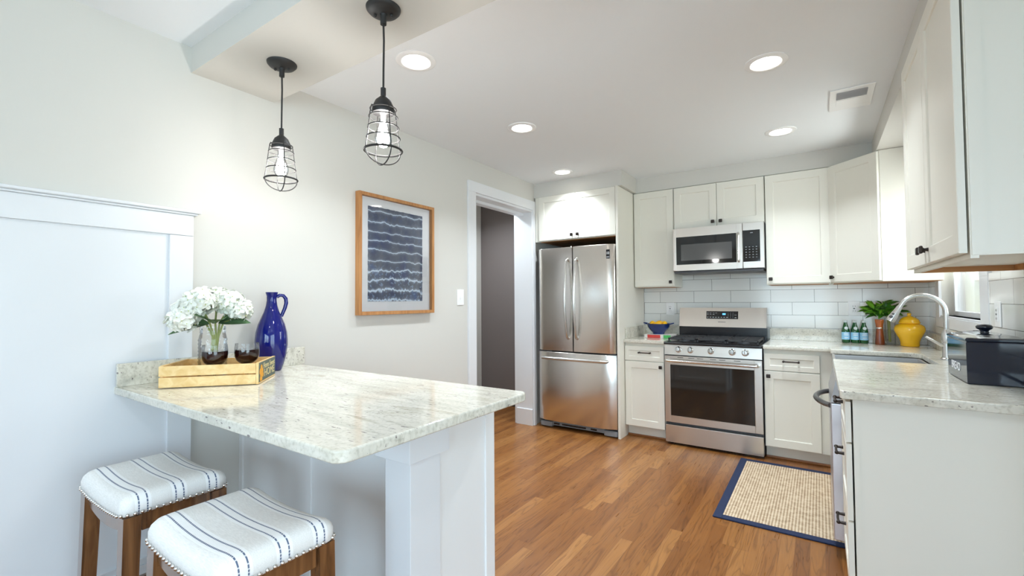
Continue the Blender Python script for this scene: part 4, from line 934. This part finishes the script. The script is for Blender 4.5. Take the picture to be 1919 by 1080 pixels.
wine_glass(-2.105, 0.890, 'glass of red wine in front of the flower jar')
wine_glass(-2.060, 0.998, 'glass of red wine in front of the blue jug')

vx, vy = -2.218, 0.929
va = thing('flower_jar', 'ribbed clear glass jar holding white hydrangeas', 'vase', (vx, vy, zf))
prof = [(0.045, 0.0), (0.052, 0.004)]
for i in range(11): z_ = 0.012+i*0.0155; prof += [(0.0555, z_), (0.0525, z_+0.0075)]
prof += [(0.050, 0.188), (0.047, 0.196), (0.0495, 0.202), (0.047, 0.208), (0.0495, 0.214), (0.049, 0.226)]
N = 36
MB().loft([[Vector((vx+r*math.cos(2*PI*i/N), vy+r*math.sin(2*PI*i/N), zf+z)) for i in range(N)] for r, z in prof], True, False).build('jar', 'jarglass', va, 60)
fb = thing('hydrangea_bouquet', 'bunch of white hydrangeas with green leaves standing in the glass jar', 'flowers', (vx, vy, zf+0.03))
rt = Vector((0.385, 0.923, 0)); bk = Vector((-0.92, 0.385, 0)); up_ = Vector((0, 0, 1)); fc0 = Vector((vx, vy, 0))+rt*0.006
heads = [(-0.090, 1.205, -0.01, 0.060), (-0.050, 1.245, -0.03, 0.058), (0.008, 1.258, 0.01, 0.052), (0.055, 1.240, -0.01, 0.058), (0.092, 1.205, -0.02, 0.050), (-0.112, 1.165, -0.04, 0.050)]
def floret(q, qc, c, nrm, s_):
    n_ = nrm.normalized(); a = n_.orthogonal().normalized(); ang = random.uniform(0, PI); a = Matrix.Rotation(ang, 3, n_) @ a; b = n_.cross(a)
    for k in range(4):
        d = a*math.cos(k*PI/2)+b*math.sin(k*PI/2); e = n_.cross(d)
        L = [c, c+d*s_*0.45+e*s_*0.42+n_*s_*0.10, c+d*s_*0.95+e*s_*0.30+n_*s_*0.10, c+d*s_*1.08+n_*s_*0.02, c+d*s_*0.95-e*s_*0.30+n_*s_*0.10, c+d*s_*0.45-e*s_*0.42+n_*s_*0.10]
        q.quads([[L[0], L[1], L[2], L[3]], [L[0], L[3], L[4], L[5]]])
    qc.sphere(c+n_*0.0015, 0.0025, u=6, v=4)
for hx, hz, hd, hr in heads:
    c0 = fc0+rt*hx+bk*hd+up_*(hz+0.012); q, qc = MB(), MB()
    q.sphere(c0, hr*0.72, (1, 1, 0.8), 12, 8)
    for k in range(52):
        zc = 1-2*(k+0.5)/52; th = k*2.39996; r = math.sqrt(1-zc*zc); n_ = Vector((r*math.cos(th), r*math.sin(th), zc))
        if zc < -0.75: continue
        floret(q, qc, c0+Vector((n_.x, n_.y, n_.z*0.82))*hr*random.uniform(0.86, 1.06), (n_+Vector((random.uniform(-.4, .4), random.uniform(-.4, .4), random.uniform(-.2, .4)))), random.uniform(0.021, 0.030))
    h_ = q.build('flower_head', 'petal', fb, 0); fcn = qc.build('floret_centre', 'petalc', h_, 0); fcn['kind'] = 'stuff'
def leaf_mesh(q, p, d, n_, L, W_, bow_=0.30):
    d = d.normalized(); e = d.cross(n_).normalized(); n_ = e.cross(d); N = 6; ctr, l_, r_2 = [], [], []
    for i in range(N+1):
        t = i/N; w_ = W_*math.sin(PI*min(1, t*0.97+0.02))**0.8*(1-0.25*t); base = p+d*L*t-n_*L*bow_*t*t
        ctr.append(base); l_.append(base+e*w_+n_*w_*0.35); r_2.append(base-e*w_+n_*w_*0.35)
    for i in range(N): q.quads([[ctr[i], ctr[i+1], l_[i+1], l_[i]], [ctr[i], r_2[i], r_2[i+1], ctr[i+1]]])
for a, tz, L, W_, bkv in ((-0.95, 0.10, 0.12, 0.032, -0.35), (-0.45, 0.45, 0.11, 0.036, -0.7), (0.2, 0.30, 0.10, 0.038, -0.8), (0.95, 0.12, 0.12, 0.034, -0.25), (0.75, 0.45, 0.10, 0.030, -0.5), (-1.0, -0.15, 0.15, 0.022, -0.1), (0.9, 0.2, 0.09, 0.028, 0.4)):
    q = MB(); dd = rt*a+up_*tz+bk*bkv
    leaf_mesh(q, fc0+up_*1.158+rt*a*0.018-bk*0.012, dd, up_*0.8-bk*0.5, L, W_*1.15, 0.16); q.build('leaf', 'leaf', fb, 60)
for hx, hz, hd, hr in heads[:5]:
    MB().tube([fc0+up_*(zf+0.07)+rt*(hx*0.08-0.004), fc0+up_*(1.10)+rt*(hx*0.12+0.004), fc0+up_*1.16+rt*hx*0.35+bk*hd*0.5, fc0+rt*hx+bk*hd+up_*(hz-0.01)], 0.0042, 7).build('stem', 'stem', fb)

# blue jug
jx, jy = -2.282, 1.222
jg = thing('blue_jug', 'tall glossy cobalt blue jug behind the crate', 'jug', (jx, jy, ZB))
jp = [(0.0, 0.0), (0.044, 0.0), (0.050, 0.006), (0.060, 0.040), (0.069, 0.080), (0.0745, 0.125), (0.0745, 0.150), (0.071, 0.190), (0.061, 0.230), (0.047, 0.264), (0.035, 0.292), (0.0265, 0.322), (0.0225, 0.350), (0.023, 0.372), (0.0275, 0.386), (0.0285, 0.391), (0.025, 0.391), (0.020, 0.375), (0.019, 0.350)]
MB().lathe(jp, (jx, jy, ZB), 48).build('body', 'cobalt', jg, 60)
hp = [(0.0225, 0.366), (0.036, 0.376), (0.052, 0.374), (0.064, 0.358), (0.066, 0.336), (0.060, 0.310), (0.050, 0.284), (0.044, 0.268)]
MB().tube([Vector((jx, jy, ZB))+rt*u_+up_*z_ for u_, z_ in hp], [0.008, 0.009, 0.009, 0.0095, 0.0095, 0.009, 0.0085, 0.008], 12).build('handle', 'cobalt', jg, 60)

# ------------------------------------------------------------------ back counter things
bx, by = -1.285, 4.42
bo = thing('colander_bowl', 'navy enamel footed bowl of lemons beside the range', 'bowl', (bx, by, 0.922))
q = MB(); N = 40
pr_ = [(0.0, 0.0), (0.052, 0.0), (0.055, 0.012), (0.062, 0.022), (0.085, 0.045), (0.100, 0.070), (0.107, 0.098), (0.110, 0.100), (0.104, 0.099), (0.096, 0.070), (0.080, 0.045), (0.05, 0.028), (0.0, 0.026)]
q.lathe(pr_, (bx, by, 0.9222), N); q.build('bowl', 'bowlblue', bo, 50)
for s_ in (-1, 1):
    MB().tube([(bx+s_*0.104, by-0.03, 1.018), (bx+s_*0.135, by-0.022, 1.026), (bx+s_*0.142, by, 1.028), (bx+s_*0.135, by+0.022, 1.026), (bx+s_*0.104, by+0.03, 1.018)], 0.005, 8).build('handle', 'bowlblue', bo)
LB_ = ['leftmost lemon in the navy bowl', 'lemon in the middle front of the navy bowl', 'rightmost lemon in the navy bowl', 'lemon at the back of the navy bowl']
for (lx, ly, lz, a), lb in zip(((-0.056, -0.006, 1.020, 1.45), (0.000, -0.034, 1.016, 0.1), (0.056, -0.004, 1.020, 1.7), (0.000, 0.034, 1.022, 0.1)), LB_):
    t = thing('lemon', 'yellow '+lb, 'lemon', (bx+lx, by+ly, lz), a, 'lemons in the navy bowl')
    q = MB(WORLD[t.name]); q.lathe([(0.0, -0.040), (0.004, -0.037), (0.010, -0.032), (0.022, -0.020), (0.0265, 0.0), (0.022, 0.020), (0.010, 0.032), (0.004, 0.037), (0.0, 0.040)], (0, 0, 0), 20)
    o = q.build('rind', 'lemon', t, 60); o.rotation_euler = (0, PI/2, 0)
bk_ = thing('cookbook', 'red and green spined cookbook lying under the navy bowl', 'book', (bx+0.04, by, ZK+0.0004))
q = MB(); q.box((-1.385, 4.30, ZK+0.003), (-1.145, 4.52, 0.919)); q.build('pages', 'paper', bk_, 0)
q = MB(); q.box((-1.39, 4.296, ZK+0.0004), (-1.14, 4.525, ZK+0.003)); q.box((-1.39, 4.296, 0.919), (-1.14, 4.525, 0.9218)); q.build('cover', 'paper', bk_, 0)
sp_ = MB().box((-1.355, 4.294, ZK+0.001), (-1.235, 4.2962, 0.9215)).build('spine_red', 'bookred', bk_, 0)
MB().box((-1.205, 4.294, ZK+0.001), (-1.140, 4.2962, 0.9215)).build('spine_green', 'bookgreen', bk_, 0)

def bottle(x, y, label):
    t = thing('water_bottle', label, 'bottle', (x, y, ZK), 0, 'green mineral water bottles')
    MB().lathe([(0.0, 0.001), (0.024, 0.0), (0.0275, 0.004), (0.0275, 0.092), (0.026, 0.105), (0.020, 0.128), (0.0135, 0.150), (0.0115, 0.166), (0.0115, 0.172)], (x, y, ZK), 28).build('glass_body', 'bottle', t, 50)
    N = 28
    lb = MB().loft([[Vector((x+0.0279*math.cos(2*PI*i/N), y+0.0279*math.sin(2*PI*i/N), ZK+z)) for i in range(N)] for z in (0.026, 0.086)], False, False).build('label', 'labelblue', t, 60)
    q = MB()
    for i, (zz_, hw) in enumerate(((0.074, 0.55), (0.062, 0.62), (0.040, 0.5))):
        q.loft([[Vector((x+0.0281*math.cos(-PI/2+0.15+a), y+0.0281*math.sin(-PI/2+0.15+a), ZK+zz_+dz)) for dz in (0, 0.0045)] for a in [(-hw+2*hw*k/8) for k in range(9)]], False, False, closed=False)
    q.build('label_print', 'matboard', lb, 0)
    nk = MB(); c0 = Vector((x+0.0035, y-0.0215, ZK+0.118)); nk.tube([c0, c0+Vector((0.0005, -0.0035, 0.0017))], 0.0125, 18); nk.build('neck_label', 'capw', t)
    MB().lathe([(0.0125, 0.164), (0.0128, 0.178), (0.0115, 0.181), (0.0, 0.1815)], (x, y, ZK), 20).build('cap', 'capw', t)
bottle(0.172, 4.590, 'green mineral water bottle, first of three from the range')
bottle(0.232, 4.588, 'green mineral water bottle standing between two others')
bottle(0.290, 4.580, 'green mineral water bottle, last of three, nearest the pepper mill')
ml = thing('pepper_mill', 'waisted reddish wood pepper mill between bottles and yellow jar', 'pepper mill', (0.383, 4.53, ZK))
MB().lathe([(0.0, 0), (0.029, 0), (0.030, 0.004), (0.0285, 0.03), (0.025, 0.075), (0.0225, 0.110), (0.0225, 0.122)], (0.383, 4.53, ZK), 28).build('body', 'millwood', ml, 50)
MB().lathe([(0.0228, 0.122), (0.0235, 0.124), (0.0235, 0.130), (0.0228, 0.132)], (0.383, 4.53, ZK), 28).build('collar', 'nickel', ml)
MB().lathe([(0.022, 0.132), (0.024, 0.155), (0.028, 0.180), (0.029, 0.190), (0.026, 0.194), (0.0, 0.195)], (0.383, 4.53, ZK), 28).build('head', wood_mat('light_cherry_wood', srgb(150, 74, 30), srgb(196, 112, 56), 'z', 1.6, 0.3, 0.3), ml, 50)
gx, gy = 0.452, 4.588
gv = thing('glass_vase', 'clear glass vase holding leafy greens behind the pepper mill', 'vase', (gx, gy, ZK))
N = 28
MB().loft([[Vector((gx+r*math.cos(2*PI*i/N), gy+r*math.sin(2*PI*i/N), ZK+z)) for i in range(N)] for r, z in ((0.032, 0.0), (0.034, 0.004), (0.034, 0.19), (0.035, 0.20))], True, False).build('cylinder', 'glass', gv, 60)
gr = thing('leafy_greens', 'bunch of fresh green leaves standing in the glass vase', 'plant', (gx, gy, ZK+0.05))
random.seed(21)
for k in range(7):
    a = random.uniform(0, 2*PI); MB().tube([(gx+0.008*math.cos(a), gy+0.008*math.sin(a), ZK+0.02), (gx-0.006+0.010*math.cos(a), gy-0.006+0.010*math.sin(a), ZK+0.215), (gx-0.03+0.05*math.cos(a), gy-0.02+0.03*math.sin(a), ZK+0.27)], 0.003, 6).build('stem', 'stem', gr)
for mm, cnt in (('leaf2', 58), ('leaf3', 50)):
    for k in range(cnt):
        q = MB(); a = random.uniform(0, 2*PI); e = random.uniform(-0.25, 1.15); u_ = random.uniform(-1, 1)
        p = Vector((gx-0.045+u_*0.085, gy-0.045+random.uniform(-0.05, 0.045), ZK+0.240+random.uniform(-0.035, 0.075)*(1-abs(u_)*0.5)))
        d = Vector((math.cos(a)*math.cos(e)+u_*0.6, math.sin(a)*math.cos(e)*0.55-0.15, math.sin(e)*0.8+0.02)); L_ = random.uniform(0.055, 0.09)
        tip = p+d.normalized()*L_
        if tip.y > YW-0.05: d.y = -abs(d.y)
        if any(math.hypot(pp.x-0.553, pp.y-4.472) < 0.085 and pp.z < ZK+0.275 for pp in (p, p.lerp(tip, .5), tip)) or any(pp.z < ZK+0.215 and math.hypot(pp.x-gx, pp.y-gy) < 0.060 for pp in (p, p.lerp(tip, .33), p.lerp(tip, .67), tip)) or tip.z < ZK+0.17: continue
        leaf_mesh(q, p, d, Vector((random.uniform(-.3, .3), -0.5, 0.8)), L_, random.uniform(0.014, 0.021)); q.build('leaf', mm, gr, 60)
yx, yy_ = 0.553, 4.472
yj = thing('yellow_ginger_jar', 'bright yellow ceramic lidded ginger jar in the counter corner', 'jar', (yx, yy_, ZK))
MB().lathe([(0.0, 0), (0.052, 0), (0.055, 0.005), (0.056, 0.03), (0.062, 0.055), (0.077, 0.085), (0.089, 0.112), (0.0905, 0.130), (0.084, 0.150), (0.070, 0.162), (0.057, 0.167), (0.050, 0.168)], (yx, yy_, ZK), 44).build('body', 'yellow', yj, 60)
ld = MB().lathe([(0.060, 0.169), (0.064, 0.172), (0.063, 0.178), (0.058, 0.182), (0.058, 0.188), (0.052, 0.200), (0.036, 0.214), (0.015, 0.222), (0.009, 0.226), (0.012, 0.232), (0.013, 0.240), (0.008, 0.247), (0.0, 0.248)], (yx, yy_, ZK), 40).build('lid', 'yellow', yj, 60)
# bread box
bb = thing('bread_box', 'navy ceramic bread box with a knobbed lid on the near counter', 'bread box', (0.59, 2.785, ZK), 0)
q = MB(); q.loft([[Vector((x, y, ZK+z)) for x, y in ((0.500+i_, 2.620+i_), (0.682-i_, 2.620+i_), (0.682-i_, 2.950-i_), (0.500+i_, 2.950-i_))] for z, i_ in ((0.0, 0.006), (0.004, 0.001), (0.10, 0.0), (0.170, 0.0), (0.176, 0.003))]); q.build('box', 'breadblue', bb, 30)
q = MB(); q.loft([[Vector((x, y, ZK+z)) for x, y in ((0.498+i_, 2.618+i_), (0.684-i_, 2.618+i_), (0.684-i_, 2.952-i_), (0.498+i_, 2.952-i_))] for z, i_ in ((0.1765, 0.004), (0.180, 0.0), (0.187, 0.0), (0.192, 0.006), (0.203, 0.040), (0.206, 0.070))]); lid = q.build('lid', 'breadblue', bb, 30)
MB().lathe([(0.016, 0.205), (0.013, 0.212), (0.016, 0.217), (0.026, 0.224), (0.028, 0.232), (0.022, 0.240), (0.0, 0.243)], (0.591, 2.785, ZK), 28).build('knob', 'breadblue', lid, 60)
text('BREAD', 0.050, frame_mtx((0.4995, 2.800, ZK+0.055), (0, -1, 0), (-1, 0, 0)), 'matboard', bb, sx=1.0)

# ------------------------------------------------------------------ rug
rgx0, rgx1, rgy0, rgy1, bwid = -0.535, 0.152, 2.838, 3.985, 0.048
ru = thing('kitchen_rug', 'woven beige rug with a navy border in front of the range', 'rug', ((rgx0+rgx1)/2, 3.4, 0.0))
MB().box((rgx0+bwid-0.002, rgy0+bwid-0.002, 0.001), (rgx1-bwid+0.002, rgy1-bwid+0.002, 0.0075), 0.001).build('woven_field', 'rug', ru)
q = MB(); q.box((rgx0, rgy0, 0.0005), (rgx0+bwid, rgy1, 0.009), 0.003); q.box((rgx1-bwid, rgy0, 0.0005), (rgx1, rgy1, 0.009), 0.003); q.box((rgx0+bwid, rgy0, 0.0005), (rgx1-bwid, rgy0+bwid, 0.009), 0.003); q.box((rgx0+bwid, rgy1-bwid, 0.0005), (rgx1-bwid, rgy1, 0.009), 0.003)
q.build('border', 'navy', ru)
